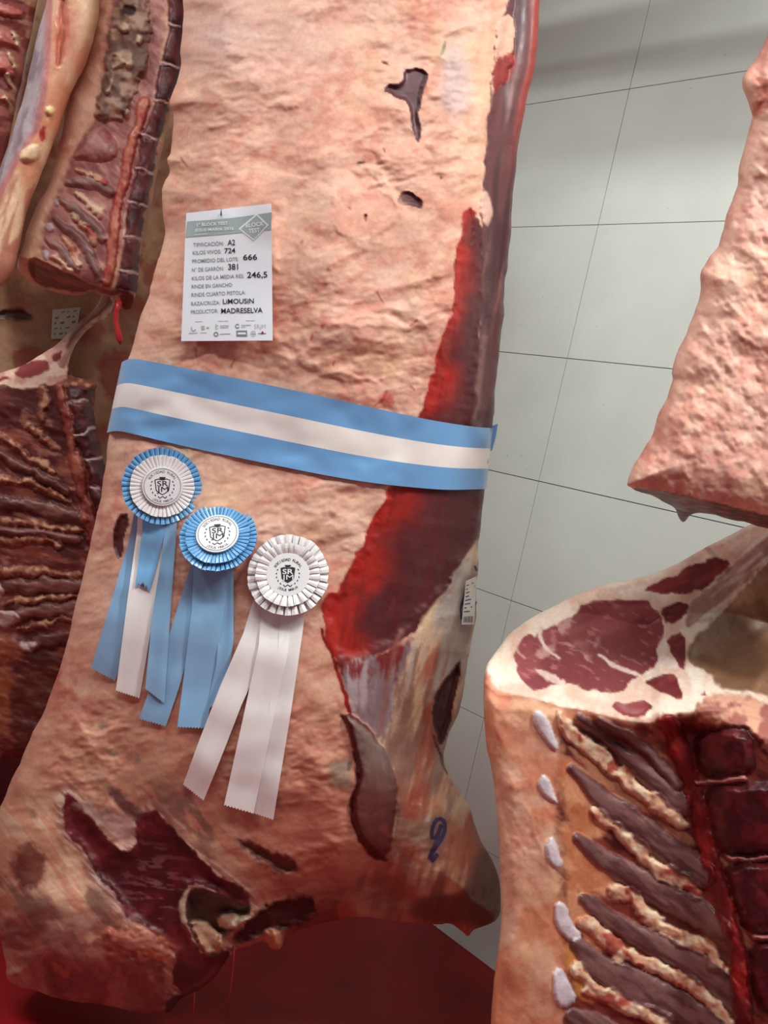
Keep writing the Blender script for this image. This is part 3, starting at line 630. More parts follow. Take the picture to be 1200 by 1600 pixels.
rF_p = [
    P('cut_face_fat', [(700, 1040)] + lipu + [(1460, 700), (1100, 700), (760, 900)], facefat, soft=7, rag=3, mat='fat'),
    P('chest_lining', [(884, 1112), (1016, 1131), (1031, 1120), (1085, 1112), (1460, 1150), (1460, 1850), (880, 1850), (884, 1560), (880, 1400), (868, 1250)], lambda x, y, d: mixc(mixc((132, 58, 46), (92, 34, 32), sstep(.38, .62, fbm(x, y, 16, 4, 178, 38, 4))), (206, 150, 110), .6 * sstep(.57, .7, fbm(x, y, 22, 4, 179, 38, 3))), soft=20, rag=8, mat='membrane'),
    P(None, [(868, 1180), (905, 1200), (960, 1270), (930, 1320), (900, 1300), (880, 1260)], breast, soft=16, rag=6),
    P(None, [(874, 1280), (910, 1300), (960, 1370), (975, 1400), (920, 1400), (885, 1380)], breast, soft=16, rag=6),
    P(None, [(880, 1370), (910, 1395), (930, 1450), (960, 1490), (920, 1480), (890, 1440)], breast, soft=10, rag=4),
    P(None, [(880, 1470), (905, 1500), (950, 1560), (920, 1570), (885, 1530)], (206, 132, 70), soft=10, rag=4),
    *[Ln('intercostal_fat', l, ridge_col, soft=4, rag=7, rs=24, h=.009, rw=11, mat='fat', hn=rib_lumps, warp=9) for l in [[(a, b_, w * 1.12) for a, b_, w in q] for q in fats]],
    *[Ln('rib', l, rib_col, soft=5, rag=3, rs=30, h=.009, rw=14, mat='membrane', flat=.6) for l in [[(a, b_, w * 1.22) for a, b_, w in q] for q in ribs]],
    *[P('rib_cartilage', q, (222, 206, 212), soft=2.5, rag=1, h=.006, rw=7, mat='bone', warp=1.5) for q in carts],
    P('vertebra', [(1086, 1140), (1140, 1132), (1180, 1150), (1182, 1205), (1160, 1214), (1090, 1220), (1078, 1180)], vert_col, soft=6, rag=3, h=.014, rw=16, flat=.5, hs=True, ns=20),
    P('vertebra', [(1092, 1228), (1160, 1220), (1260, 1215), (1260, 1336), (1140, 1338), (1118, 1330), (1100, 1275)], vert_col, soft=6, rag=3, h=.014, rw=16, flat=.5, hs=True, ns=20),
    P('vertebra', [(1124, 1342), (1260, 1346), (1260, 1458), (1180, 1462), (1160, 1452), (1140, 1400)], vert_col, soft=6, rag=3, h=.014, rw=16, flat=.5, hs=True, ns=20),
    P('vertebra', [(1162, 1468), (1260, 1468), (1260, 1590), (1185, 1590), (1172, 1540)], vert_col, soft=6, rag=3, h=.014, rw=16, flat=.5, hs=True, ns=20),
    P('vertebra', [(1180, 1600), (1260, 1600), (1260, 1730), (1190, 1730)], vert_col, soft=6, rag=3, h=.014, rw=16, flat=.5, hs=True, ns=20),
    Ln('spinal_channel', chine, chine_col, soft=4, rag=3, h=.012, rw=14),
    *[Ln('vertebral_disc', l, (196, 120, 118), soft=3, rag=1.5, h=.010, rw=5, mat='bone') for l in ([(1090, 1224, 2.5), (1125, 1221, 3), (1160, 1216, 5)], [(1140, 1341, 3), (1170, 1342, 3.5), (1210, 1341, 4), (1258, 1340, 4)], [(1178, 1464, 4), (1195, 1463, 5), (1258, 1462, 4)])],
    P('backbone_fat', [(1085, 1106), (1110, 1084), (1150, 1082), (1185, 1096), (1260, 1110), (1260, 1200), (1200, 1190), (1184, 1150), (1140, 1128), (1092, 1136)], lambda x, y, d: mixc((214, 156, 130), (160, 92, 80), sstep(.4, .62, fbm(x, y, 24, 4, 177))), soft=8, rag=5, h=.012, rw=14, mat='fat'),
    # the cut face
    P('eye_muscle', [(801, 1018), (813, 998), (831, 988), (836, 996), (851, 979), (893, 964), (905, 949), (932, 939), (978, 938), (1008, 938), (1024, 952), (1039, 972), (1039, 995), (1027, 1010), (1026, 1040), (1004, 1052), (981, 1064), (981, 1079), (962, 1085), (932, 1080), (886, 1066), (850, 1076), (834, 1076), (820, 1064), (805, 1041)], eye, soft=2.5, rag=2, h=-.003, rw=8),
    Ln(None, [(848, 980, 3), (842, 1000, 3), (856, 1014, 2.5), (872, 1028, 1.5)], (236, 204, 190), soft=3), Ln(None, [(935, 1022, 2), (960, 1040, 3.5), (990, 1050, 3), (1010, 1056, 2)], (236, 204, 190), soft=3),
    Ln(None, [(1040, 1000, 5), (1030, 1030, 8), (1050, 1040, 9)], (240, 212, 198), soft=4), Ln(None, [(838, 1045, 3), (860, 1060, 6), (880, 1068, 3)], (232, 196, 182), soft=4, rag=3),
    *[P('trim_muscle', q, lean, soft=2.5, rag=2, h=-.002, rw=6) for q in (
        [(1001, 926), (1031, 910), (1066, 891), (1108, 872), (1146, 876), (1123, 899), (1085, 929), (1058, 928), (1020, 927)], [(1031, 956), (1047, 943), (1085, 945), (1073, 964), (1043, 979)], [(1041, 998), (1070, 979), (1070, 1048), (1062, 1044), (1047, 1018)],
        [(1001, 1067), (1050, 1048), (1066, 1080), (1062, 1096), (1024, 1075)], [(947, 1102), (1001, 1094), (1024, 1106), (1004, 1123), (970, 1117)], [(1083, 1071), (1104, 1087), (1090, 1090)])],
    P('back_hollow', [(1073, 1012), (1098, 985), (1123, 962), (1160, 920), (1210, 866), (1300, 800), (1460, 760), (1460, 1100), (1220, 1096), (1162, 1079), (1123, 1075), (1108, 1046), (1075, 1036)], tan_col, soft=5, rag=3, mat='membrane', h=-.01, rw=30),
    P('silver_band', [(1085, 933), (1123, 899), (1162, 866), (1200, 830), (1300, 760), (1300, 800), (1206, 868), (1154, 926), (1119, 968), (1094, 972), (1075, 985), (1072, 968)], silv_col, soft=5, rag=3, mat='membrane', h=.008, rw=12),
    Ln(None, [(1078, 1045, 9), (1095, 1060, 12), (1088, 1082, 9)], (244, 222, 206), soft=5, rag=2),
]
rF_out = [(757, 1049), (766, 1030), (778, 1012), (801, 983), (855, 952), (893, 933), (939, 914), (1001, 903), (1035, 891), (1066, 876), (1096, 859), (1123, 845), (1154, 828), (1175, 818), (1220, 800), (1290, 770), (1330, 790), (1345, 900), (1345, 1100),
          (1340, 1800), (1200, 1830), (900, 1830), (765, 1790), (766, 1600), (771, 1537), (778, 1481), (784, 1425), (782, 1369), (778, 1275), (769, 1207), (757, 1150), (755, 1100)]
side_r = thing('beef_side', tuple(at(1100, 1800, 1.16)), 'beef side cut open between the ribs, red rib eye showing, beside the panelled wall', 'beef side')
build_piece(side_r, 'breast_fat', rF_out, rF_Y, .03, 34, .13, rF_fat, rF_p, rF_shape, fat_relief(41, .6, 70), step=2.4, rag=1.5, seed=9, back_bw=90, warp=5)

rL_out = [(1300, -260), (1240, -150), (1215, 0), (1200, 55), (1186, 88), (1166, 106), (1158, 132), (1172, 166), (1177, 188), (1168, 209), (1155, 258), (1152, 295), (1139, 328), (1128, 376), (1110, 397), (1091, 424), (1097, 456), (1088, 483), (1069, 526), (1053, 569), (1047, 607), (1029, 650),
          (1020, 682), (999, 714), (977, 755), (983, 762), (1037, 780), (1055, 794), (1061, 811), (1069, 818), (1080, 801), (1101, 800), (1198, 825), (1300, 850), (1440, 880), (1500, 600), (1500, -260)]
rcut = interp_line([(960, 752), (978, 757), (1037, 767), (1198, 805), (1500, 880)])
def rL_Y(x, y): return 1.10 + np.where(y > rcut(x), (y - rcut(x)) * .006, 0)
rL_p = [P('cut_face', [(980, 758), (1037, 768), (1198, 806), (1460, 868), (1460, 920), (1198, 840), (1100, 812), (1069, 830), (1050, 800), (1000, 776)], lambda x, y, d: mixc((124, 46, 44), (88, 28, 30), sstep(.35, .65, fbm(x, y, 14, 3, 191))), soft=3, rag=1.5),
        P(None, [(1176, 118), (1196, 120), (1215, 150), (1200, 172), (1182, 184), (1174, 170), (1186, 150)], (208, 134, 116), soft=8, rag=4, h=-.006, rw=16)]
build_piece(side_r, 'loin_fat', rL_out, rL_Y, .06, 90, .08, fat_base(51, (234, 190, 170), (220, 156, 138), (200, 116, 104), (232, 190, 158), ang=60), rL_p, None, lambda x, y: .55 * fat_relief(57, 1.0, 60)(x, y) + (fbm(x, y, 15, 3, 58) - .5) * .005, step=2.6, rag=4, seed=12)

# ================================================================== LEFT BEEF SIDE (cut open likewise)
lL_out = [(150, -230), (150, -60), (150, 0), (140, 60), (128, 100), (118, 130), (103, 147), (104, 162), (100, 190), (92, 225), (85, 262), (75, 295), (60, 314), (50, 342), (40, 367), (35, 392), (28, 405), (27, 422), (40, 436), (57, 446), (75, 453), (122, 464), (146, 452), (158, 462), (178, 462), (184, 482), (207, 486),
          (213, 460), (217, 425), (221, 390), (226, 362), (236, 322), (243, 285), (252, 235), (262, 190), (285, 130), (300, 0), (310, -230)]
lcut = interp_line([(20, 398), (42, 405), (55, 402), (75, 412), (112, 430), (150, 445), (180, 452), (215, 462)])
def lL_Y(x, y): return 1.62 + np.where(y > lcut(x), (y - lcut(x)) * .004, 0)
def lL_base(x, y):
    c = fat_base(61, (232, 188, 164), (214, 154, 128), (176, 90, 78), (226, 186, 148))(x, y); return c
def pinkm(x, y, d): return mixc((204, 146, 136), (160, 100, 96), sstep(.35, .65, fbm(x, y, 12, 4, 201, 40, 3)))
def lrib(x, y, d): return mixc((176, 136, 130), (132, 90, 88), sstep(.35, .65, fbm(x, y, 9, 3, 202, 40, 4)))
def gnarl(x, y, d): return mixc((186, 152, 132), (124, 96, 86), sstep(.35, .6, fbm(x, y, 18, 4, 203)))
lv = lambda x, y, d: mixc((112, 56, 60), (78, 34, 40), sstep(.35, .65, fbm(x, y, 14, 4, 204)))
ldisc = [[(264, 37), (274, 41), (283, 42)], [(250, 97), (262, 101), (278, 105)], [(242, 155), (254, 158), (264, 163)], [(222, 210), (232, 211), (246, 216)], [(212, 262), (224, 264), (240, 271)], [(200, 315), (214, 317), (231, 323)], [(195, 369), (208, 371), (223, 376)], [(186, 422), (200, 424), (217, 428)]]
lb = [(260, -30), (264, 37), (250, 97), (242, 155), (222, 210), (212, 262), (200, 315), (195, 369), (186, 422), (181, 452)]
le = [(300, -30), (292, 42), (284, 105), (268, 163), (250, 216), (243, 271), (234, 323), (225, 376), (219, 428), (214, 460)]
lL_p = [
    P('loin_lining', [(150, 178), (120, 230), (96, 280), (70, 350), (60, 400), (112, 432), (165, 448), (190, 380), (205, 300), (230, 200), (250, 100), (262, -40), (190, -40), (160, 60), (158, 130)], pinkm, soft=10, rag=4, mat='membrane'),
    P('kidney_fat', [(186, -20), (232, -20), (236, 60), (228, 120), (206, 150), (200, 186), (160, 190), (146, 178), (160, 130), (168, 60)], gnarl, soft=8, rag=6, h=.014, rw=18, mat='fat', hn=lambda x, y: (fbm(x, y, 20, 2, 205) - .5) * .018),
    *[P('kidney_fat', q, (202, 176, 150), soft=4, rag=3, h=.012, rw=8, mat='fat') for q in ([(182, 40), (200, 34), (206, 48), (192, 54)], [(176, 84), (190, 80), (194, 94), (184, 108), (174, 112)], [(192, 94), (204, 92), (208, 104), (198, 106)], [(162, 146), (174, 122), (180, 126), (172, 148)], [(192, 176), (202, 168), (202, 180), (194, 184)], [(212, 52), (224, 50), (222, 70), (214, 66)])],
    P(None, [(188, 10), (212, 6), (216, 20), (196, 26)], (70, 52, 50), soft=4, rag=3, h=-.01, rw=8),
    P('loin_muscle', [(116, 246), (120, 228), (136, 212), (152, 196), (172, 204), (186, 226), (182, 250), (150, 250), (126, 246)], lambda x, y, d: mixc((162, 104, 100), (186, 132, 122), sstep(.4, .6, fbm(x, y, 16, 3, 206))), soft=3, rag=2, h=.014, rw=20, mat='membrane'),
    P(None, [(150, 206), (164, 198), (176, 210), (176, 228), (162, 222)], (150, 66, 62), soft=6, rag=3, a=.8),
    *[Ln('rib', l, lrib, soft=3, rag=1.5, h=.010, rw=8, mat='membrane') for l in ([(106, 284, 5), (128, 282, 8), (152, 286, 9), (172, 300, 8)], [(93, 308, 4), (117, 326, 8), (145, 350, 9), (162, 374, 7)], [(86, 341, 4), (105, 355, 7), (130, 378, 8), (150, 412, 8), (157, 436, 6)], [(72, 373, 3), (90, 387, 6), (112, 409, 7), (121, 422, 5)])],
    *[Ln('intercostal_fat', l, ridge_col, soft=3, rag=4, h=.008, rw=6, mat='fat', a=.9) for l in ([(120, 264, 4), (145, 272, 5), (165, 284, 4)], [(118, 302, 4), (140, 314, 7), (158, 336, 7)], [(112, 334, 3), (130, 350, 5), (148, 378, 6)], [(98, 374, 4), (112, 388, 6), (124, 412, 5)], [(80, 400, 4), (96, 410, 5), (110, 424, 4)])],
    *[P('rib_cartilage', q, (214, 190, 194), soft=3, rag=1, h=.006, rw=6, mat='bone') for q in ([(70, 352), (80, 348), (87, 358), (80, 366), (71, 362)], [(64, 392), (72, 388), (76, 398), (74, 410), (66, 404)], [(84, 312), (92, 308), (96, 318), (88, 322)])],
    *[P('vertebra', [lb[i], le[i], le[i + 1], lb[i + 1]], lv, soft=3, rag=1, h=.012, rw=8, sm=0) for i in range(len(lb) - 1)],
    *[Ln('vertebral_disc', [(a, b_, 2.2) for a, b_ in l], (206, 164, 160), soft=2.5, rag=.8, h=.008, rw=4, mat='bone') for l in ldisc],
    Ln('spinal_channel', [(226, 158, 8), (215, 200, 9), (200, 237, 8), (195, 275, 8), (185, 312, 8), (178, 362, 8), (174, 412, 8), (168, 442, 7)], lambda x, y, d: mixc((196, 118, 96), (164, 48, 48), sstep(4, 0, d) * .8 + .5 * sstep(.5, .7, fbm(x, y, 14, 3, 207))), soft=3, rag=2, h=.010, rw=8, mat='membrane'),
    Ln('back_edge_fat', [(268, 160, 4), (258, 210, 4), (247, 260, 4), (238, 312, 3), (228, 350, 4), (221, 395, 3), (216, 440, 3)], (206, 150, 124), soft=3, rag=4, h=.010, rw=5, mat='fat', a=.9),
    P('cut_face', [(42, 408), (55, 403), (75, 413), (112, 431), (150, 446), (180, 453), (214, 461), (190, 463), (165, 458), (147, 452), (124, 461), (75, 450), (58, 444), (45, 430)], lambda x, y, d: mixc((158, 84, 80), (116, 52, 50), sstep(.35, .62, fbm(x, y, 8, 3, 208, 18, 6))), soft=3, rag=1.5),
    P(None, [(188, 462), (212, 462), (206, 485), (192, 486), (186, 474)], (128, 44, 46), soft=3, rag=2),
]
side_l = thing('beef_side', tuple(at(60, 1180, 1.62)), 'beef side cut open at the loin, backbone and ribs facing out, behind the sash-wearing side', 'beef side')
build_piece(side_l, 'loin_fat', lL_out, lL_Y, .045, 40, .10, lL_base, lL_p, None, fat_relief(63, .7, 60), step=2.0, rag=2, seed=15)
# flank flap hanging beside the loin
lf_out = [(70, -230), (78, -60), (74, 0), (60, 50), (48, 100), (38, 150), (24, 195), (8, 240), (-20, 320), (-60, 420), (-50, 480), (0, 450), (22, 425), (32, 380), (42, 330), (58, 285), (78, 240), (96, 190), (106, 160), (116, 135), (132, 105), (148, 60), (158, 0), (165, -230)]
def flank_col(x, y):
    e = np.interp(y, [-230, 0, 90, 150, 200, 250, 330, 450], [84, 82, 78, 72, 62, 30, -10, -40])
    f = fbm(x, y, 7, 3, 211, 105, 6)
    gry = mixc((176, 156, 160), (140, 116, 124), sstep(.35, .65, f)); c = mixc(gry, (196, 110, 104), sstep(16, 2, e - x) * .8)
    fat = mixc((234, 196, 160), (214, 146, 112), sstep(.35, .65, fbm(x, y, 40, 4, 212, 100, 2)))
    fat = mixc(fat, (196, 110, 88), .7 * gauss(x, y, 104, 50, 20, 50)); fat = mixc(fat, (150, 70, 56), .6 * sstep(.5, .65, fbm(x, y, 20, 4, 213, 110, 5)) * sstep(240, 300, y))
    return mixc(c, fat, sstep(-2, 3, x - e))
build_piece(side_l, 'flank_flap', lf_out, 1.56, .05, 34, .05, flank_col, [P(None, [(72, 168), (82, 164), (86, 176), (76, 182)], (246, 214, 150), soft=4, h=.01, rw=6), P(None, [(60, 205), (68, 195), (74, 214), (66, 222)], (170, 40, 40), soft=4, rag=3),
    Ln(None, [(100, 0, 8), (98, 60, 12), (92, 100, 8)], (204, 120, 96), soft=14, h=-.012, rw=10), P('flank_fat_knob', [(26, 246), (48, 222), (64, 226), (64, 250), (40, 256)], (228, 192, 156), soft=4, rag=3, h=.012, rw=10, mat='fat')], None, fat_relief(65, .4, 100), step=2.2, rag=2, seed=17, body_mat='membrane')
# forequarter below, still joined by a strip along the back
lF_out = [(-90, 600), (-40, 592), (0, 583), (36, 571), (56, 558), (75, 547), (100, 530), (120, 507), (142, 490), (155, 470), (160, 452), (182, 452), (187, 472), (180, 485), (160, 500), (140, 512), (127, 525), (114, 545), (107, 570), (112, 588), (128, 592), (153, 596), (147, 612), (148, 654), (151, 669), (160, 708), (166, 735),
          (190, 780), (200, 900), (180, 1020), (140, 1110), (90, 1172), (40, 1182), (0, 1186), (-60, 1195), (-95, 1100), (-95, 800)]
llip = interp_line([(-100, 606), (0, 603), (60, 604), (100, 598), (155, 600), (220, 600)])
def lF_Y(x, y): u = llip(x) - y; return 1.66 + np.where(u > 0, np.minimum(u * .0022, .12), 0)
def lF_base(x, y):
    c = mixc((116, 50, 46), (84, 34, 34), sstep(.35, .65, fbm(x, y, 34, 4, 221, 20, 2)))
    c = mixc(c, (170, 98, 74), .6 * sstep(.55, .68, fbm(x, y, 26, 4, 222, 15, 2.4)))
    return mixc(c, (206, 150, 120), .5 * sstep(.62, .74, fbm(x, y, 12, 4, 223, 15, 2.5)))
crm = lambda x, y, d: mixc((192, 138, 108), (138, 78, 62), sstep(.4, .62, fbm(x, y, 9, 4, 224)))
drk = lambda x, y, d: mixc((132, 82, 76), (98, 54, 50), sstep(.35, .65, fbm(x, y, 10, 3, 225, 5, 5)))
vb = [(103, 604), (106, 631), (118, 677), (132, 721), (143, 762), (152, 810), (160, 860)]; ve = [(146, 604), (144, 625), (150, 670), (163, 716), (172, 762), (186, 810), (196, 860)]
lF_p = [
    P('cut_face', [(-100, 607), (0, 604), (60, 605), (100, 599), (108, 570), (118, 540), (190, 470), (160, 440), (30, 540), (-100, 570)], lambda x, y, d: mixc((232, 192, 172), (206, 150, 136), sstep(.4, .62, fbm(x, y, 16, 4, 226))), soft=4, rag=2, mat='fat'),
    *[P('eye_muscle', q, lean, soft=3, rag=1.5, mat='muscle') for q in ([(20, 588), (36, 573), (56, 564), (74, 566), (76, 578), (64, 588), (44, 592)], [(76, 562), (82, 550), (94, 542), (92, 558), (86, 570)], [(-60, 598), (0, 590), (16, 590), (10, 598), (-40, 604)])],
    Ln('back_strip', [(170, 462, 10), (148, 490, 8), (124, 512, 7), (106, 540, 7), (96, 572, 7)], lambda x, y, d: mixc((206, 172, 158), (160, 112, 100), sstep(.4, .62, fbm(x, y, 6, 3, 227, -45, 6))), soft=4, rag=1.5, h=.008, rw=8, mat='membrane'),
    P('backbone_fat', [(92, 594), (120, 588), (154, 596), (146, 612), (110, 606), (94, 606)], crm, soft=4, rag=3, h=.010, rw=8, mat='fat'),
    *[Ln('intercostal_fat', l, crm, soft=4, rag=3.5, rs=8, h=.012, rw=7, mat='fat') for l in ([(66, 610, 6), (68, 640, 7), (66, 656, 4)], [(44, 668, 5), (62, 676, 6), (78, 694, 5), (87, 706, 3)], [(-40, 664, 4), (0, 678, 5), (24, 700, 5), (54, 716, 5), (84, 736, 5)], [(-40, 748, 5), (0, 750, 6), (30, 752, 5), (66, 766, 5), (108, 786, 5)], [(-40, 810, 5), (0, 812, 6), (62, 818, 7), (124, 830, 6)], [(-40, 850, 6), (0, 848, 7), (46, 840, 6), (90, 850, 6)], [(-30, 892, 6), (20, 895, 8), (70, 893, 7), (124, 902, 6)], [(12, 940, 5), (62, 934, 6), (124, 934, 5)], [(34, 983, 4), (72, 971, 4), (115, 967, 4)])],
    *[Ln('rib', l, drk, soft=3, rag=1.5, h=.014, rw=10, mat='membrane') for l in ([(-30, 690, 7), (20, 722, 9), (70, 748, 8), (104, 768, 6)], [(-30, 780, 9), (30, 786, 10), (90, 800, 10), (130, 812, 8)], [(-30, 830, 7), (50, 828, 7), (120, 846, 7)], [(8, 918, 11), (60, 914, 12), (128, 918, 11)], [(30, 962, 11), (70, 955, 12), (122, 952, 12)], [(54, 1004, 12), (80, 1000, 14), (120, 994, 14)])],
    *[P('rib_cartilage', q, (196, 160, 156), soft=3, rag=1, h=.008, rw=7, mat='bone') for q in ([(-30, 955), (20, 954), (30, 968), (22, 982), (-30, 978)], [(26, 1002), (50, 996), (56, 1010), (48, 1022), (30, 1014)], [(-30, 906), (2, 904), (6, 924), (-4, 934), (-30, 930)])],
    P(None, [(-40, 990), (20, 992), (40, 1016), (20, 1034), (-40, 1036)], (164, 84, 54), soft=14, rag=8, a=.6), P(None, [(-40, 1044), (16, 1040), (22, 1080), (8, 1140), (-40, 1160)], (168, 92, 54), soft=14, rag=8, a=.6),
    P(None, [(20, 1040), (120, 1030), (120, 1100), (60, 1180), (14, 1180)], (88, 38, 32), soft=14, rag=6, a=.8),
    *[P('vertebra', [vb[i], ve[i], ve[i + 1], vb[i + 1]], lambda x, y, d: mixc((100, 48, 48), (70, 30, 34), sstep(.35, .65, fbm(x, y, 12, 3, 228))), soft=3, rag=1, h=.016, rw=8, sm=0) for i in range(len(vb) - 1)],
    *[Ln('vertebral_disc', [(a, b_, 2) for a, b_ in l], (196, 160, 156), soft=2, rag=.6, h=.006, rw=4, mat='bone') for l in ([(106, 630), (120, 629), (138, 624)], [(119, 678), (134, 676), (149, 670)], [(133, 722), (148, 720), (163, 716)], [(144, 763), (152, 762), (168, 761)])],
    Ln('spinal_channel', [(93, 606, 8), (98, 633, 9), (108, 667, 9), (115, 706, 10), (123, 737, 10), (129, 771, 10), (136, 800, 10), (150, 860, 9)], lambda x, y, d: mixc((164, 90, 72), (128, 52, 48), sstep(.4, .62, fbm(x, y, 14, 4, 229))), soft=3, rag=2.5, h=.014, rw=9, mat='membrane'),
]
build_piece(side_l, 'rib_cage', lF_out, lF_Y, .05, 40, .12, lF_base, lF_p, None, lambda x, y: (fbm(x, y, 30, 4, 231, 18, 2) - .5) * .018 * sstep(600, 640, y) + (fbm(x, y, 14, 3, 232) - .5) * .003, step=2.0, rag=2, seed=19, body_mat='membrane', warp=7)
# blood clot string
pmesh('blood_string', *tube_vf([at(a, b_, 1.60) for a, b_ in [(186, 470), (182, 485), (181, 500), (184, 515), (187, 530), (188, 538)]], [.006, .005, .005, .006, .007, .002], 8), plain('blood', (190, 40, 36), .3, noise=.2, nscale=200), side_l, True)

# ================================================================== FURTHER BEEF SIDES BEHIND
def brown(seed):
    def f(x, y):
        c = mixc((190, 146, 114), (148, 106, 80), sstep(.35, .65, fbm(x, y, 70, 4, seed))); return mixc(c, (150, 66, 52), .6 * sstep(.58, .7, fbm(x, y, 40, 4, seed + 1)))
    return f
side_b = thing('beef_side', tuple(at(120, 1300, 2.16)), 'brownish beef side hanging in the shade behind the cut-open one, with a printed label', 'beef side')
b_out = [(90, -230), (60, 0), (20, 200), (-40, 330), (-120, 430), (-150, 700), (-150, 1250), (-60, 1330), (120, 1330), (240, 1240), (300, 1000), (320, 700), (330, 400), (360, 0), (370, -230)]
PB = build_piece(side_b, 'fat_cover', b_out, 2.18, .12, 120, .1, brown(241), [P('torn_opening', [(-10, 484), (20, 480), (48, 488), (56, 498), (40, 504), (10, 498), (-10, 504)], (70, 44, 38), soft=6, rag=3, h=-.01, rw=8),
    P('shadow_dark_end', [(-160, 1060), (60, 1080), (260, 1020), (320, 1350), (-160, 1350)], (84, 28, 30), soft=20, rag=10), P(None, [(150, 560), (190, 545), (200, 600), (176, 640), (158, 600)], (134, 52, 46), soft=12, rag=6, a=.8)], None, fat_relief(67, .8, 80), step=3.2, rag=2, seed=21)  # dark lower end stands in for the shadow below the rib cage
side_f = thing('beef_side', tuple(at(-10, 420, 2.0)), 'reddish meaty beef side hanging behind the grey flank flap', 'beef side')
f_out = [(-120, -230), (-110, 100), (-90, 400), (-40, 440), (-5, 380), (6, 250), (20, 190), (34, 120), (44, 70), (60, 0), (78, -230)]
build_piece(side_f, 'meat', f_out, 1.84, .05, 60, .1, lambda x, y: mixc(mixc((190, 116, 104), (132, 52, 50), sstep(.4, .6, fbm(x, y, 26, 4, 251, 20, 2))), (220, 176, 146), .7 * sstep(.58, .68, fbm(x, y, 18, 4, 252, 20, 2))),
    [Ln('rib', [(-60, 20 + k * 44, 6), (0, 12 + k * 46, 7), (34 - k * 6, 24 + k * 46, 5)], (172, 88, 80), soft=4, rag=2, h=.014, rw=7) for k in range(4)] + [Ln('intercostal_fat', [(20 - k * 4, 50 + k * 34, 4), (32 - k * 5, 70 + k * 34, 4)], (216, 176, 146), soft=4, rag=3, h=.012, rw=5, mat='fat') for k in range(4)],
    None, fat_relief(69, 1.0, 20), step=2.4, rag=3, seed=23, body_mat='muscle')

# ================================================================== SASH, CARD, ROSETTES, LABELS
blue_m = plain('satin_blue', (108, 158, 208), .42, sheen=.3, noise=.03, nscale=14)
white_m = plain('satin_white', (236, 226, 222), .42, sheen=.3, noise=.03, nscale=14)
blue2_m = plain('satin_sky', (134, 176, 214), .34, sheen=.4, noise=.03, nscale=20)
white2_m = plain('satin_ivory', (240, 232, 230), .38, sheen=.4, noise=.03, nscale=20)
paper_m = plain('paper', (238, 240, 246), .45)
ink_k = plain('ink_black', (24, 24, 28), .6); ink_g = plain('ink_grey', (126, 134, 136), .6); band_m = plain('print_greygreen', (164, 180, 180), .45); ink_l = plain('ink_lightgrey', (176, 180, 184), .6)
ruf_w = plain('pleat_white', (240, 234, 234), .24, spec=.6); ruf_b = plain('pleat_blue', (112, 172, 220), .24, spec=.6)
dsk_m = plain('disc_paper', (226, 222, 224), .5)

_tx = {}
def text_vf(body, bold=0.0):
    """flat outline of a piece of lettering, height 1 -> (verts xy, faces, width)"""
    key = (body, bold)
    if key in _tx: return _tx[key]
    cu = bpy.data.curves.new('lettering', 'FONT'); cu.body = body; cu.size = 1.0; cu.offset = bold; cu.resolution_u = 3
    o = bpy.data.objects.new('lettering', cu); COL.objects.link(o); bpy.context.view_layer.update()
    me = o.evaluated_get(bpy.context.evaluated_depsgraph_get()).to_mesh()
    v = np.array([q.co[:2] for q in me.vertices]).reshape(-1, 2); f = [tuple(p.vertices) for p in me.polygons]
    w = v[:, 0].max() if len(v) else .3
    bpy.data.objects.remove(o); bpy.data.curves.remove(cu)
    _tx[key] = (v, f, w); return _tx[key]

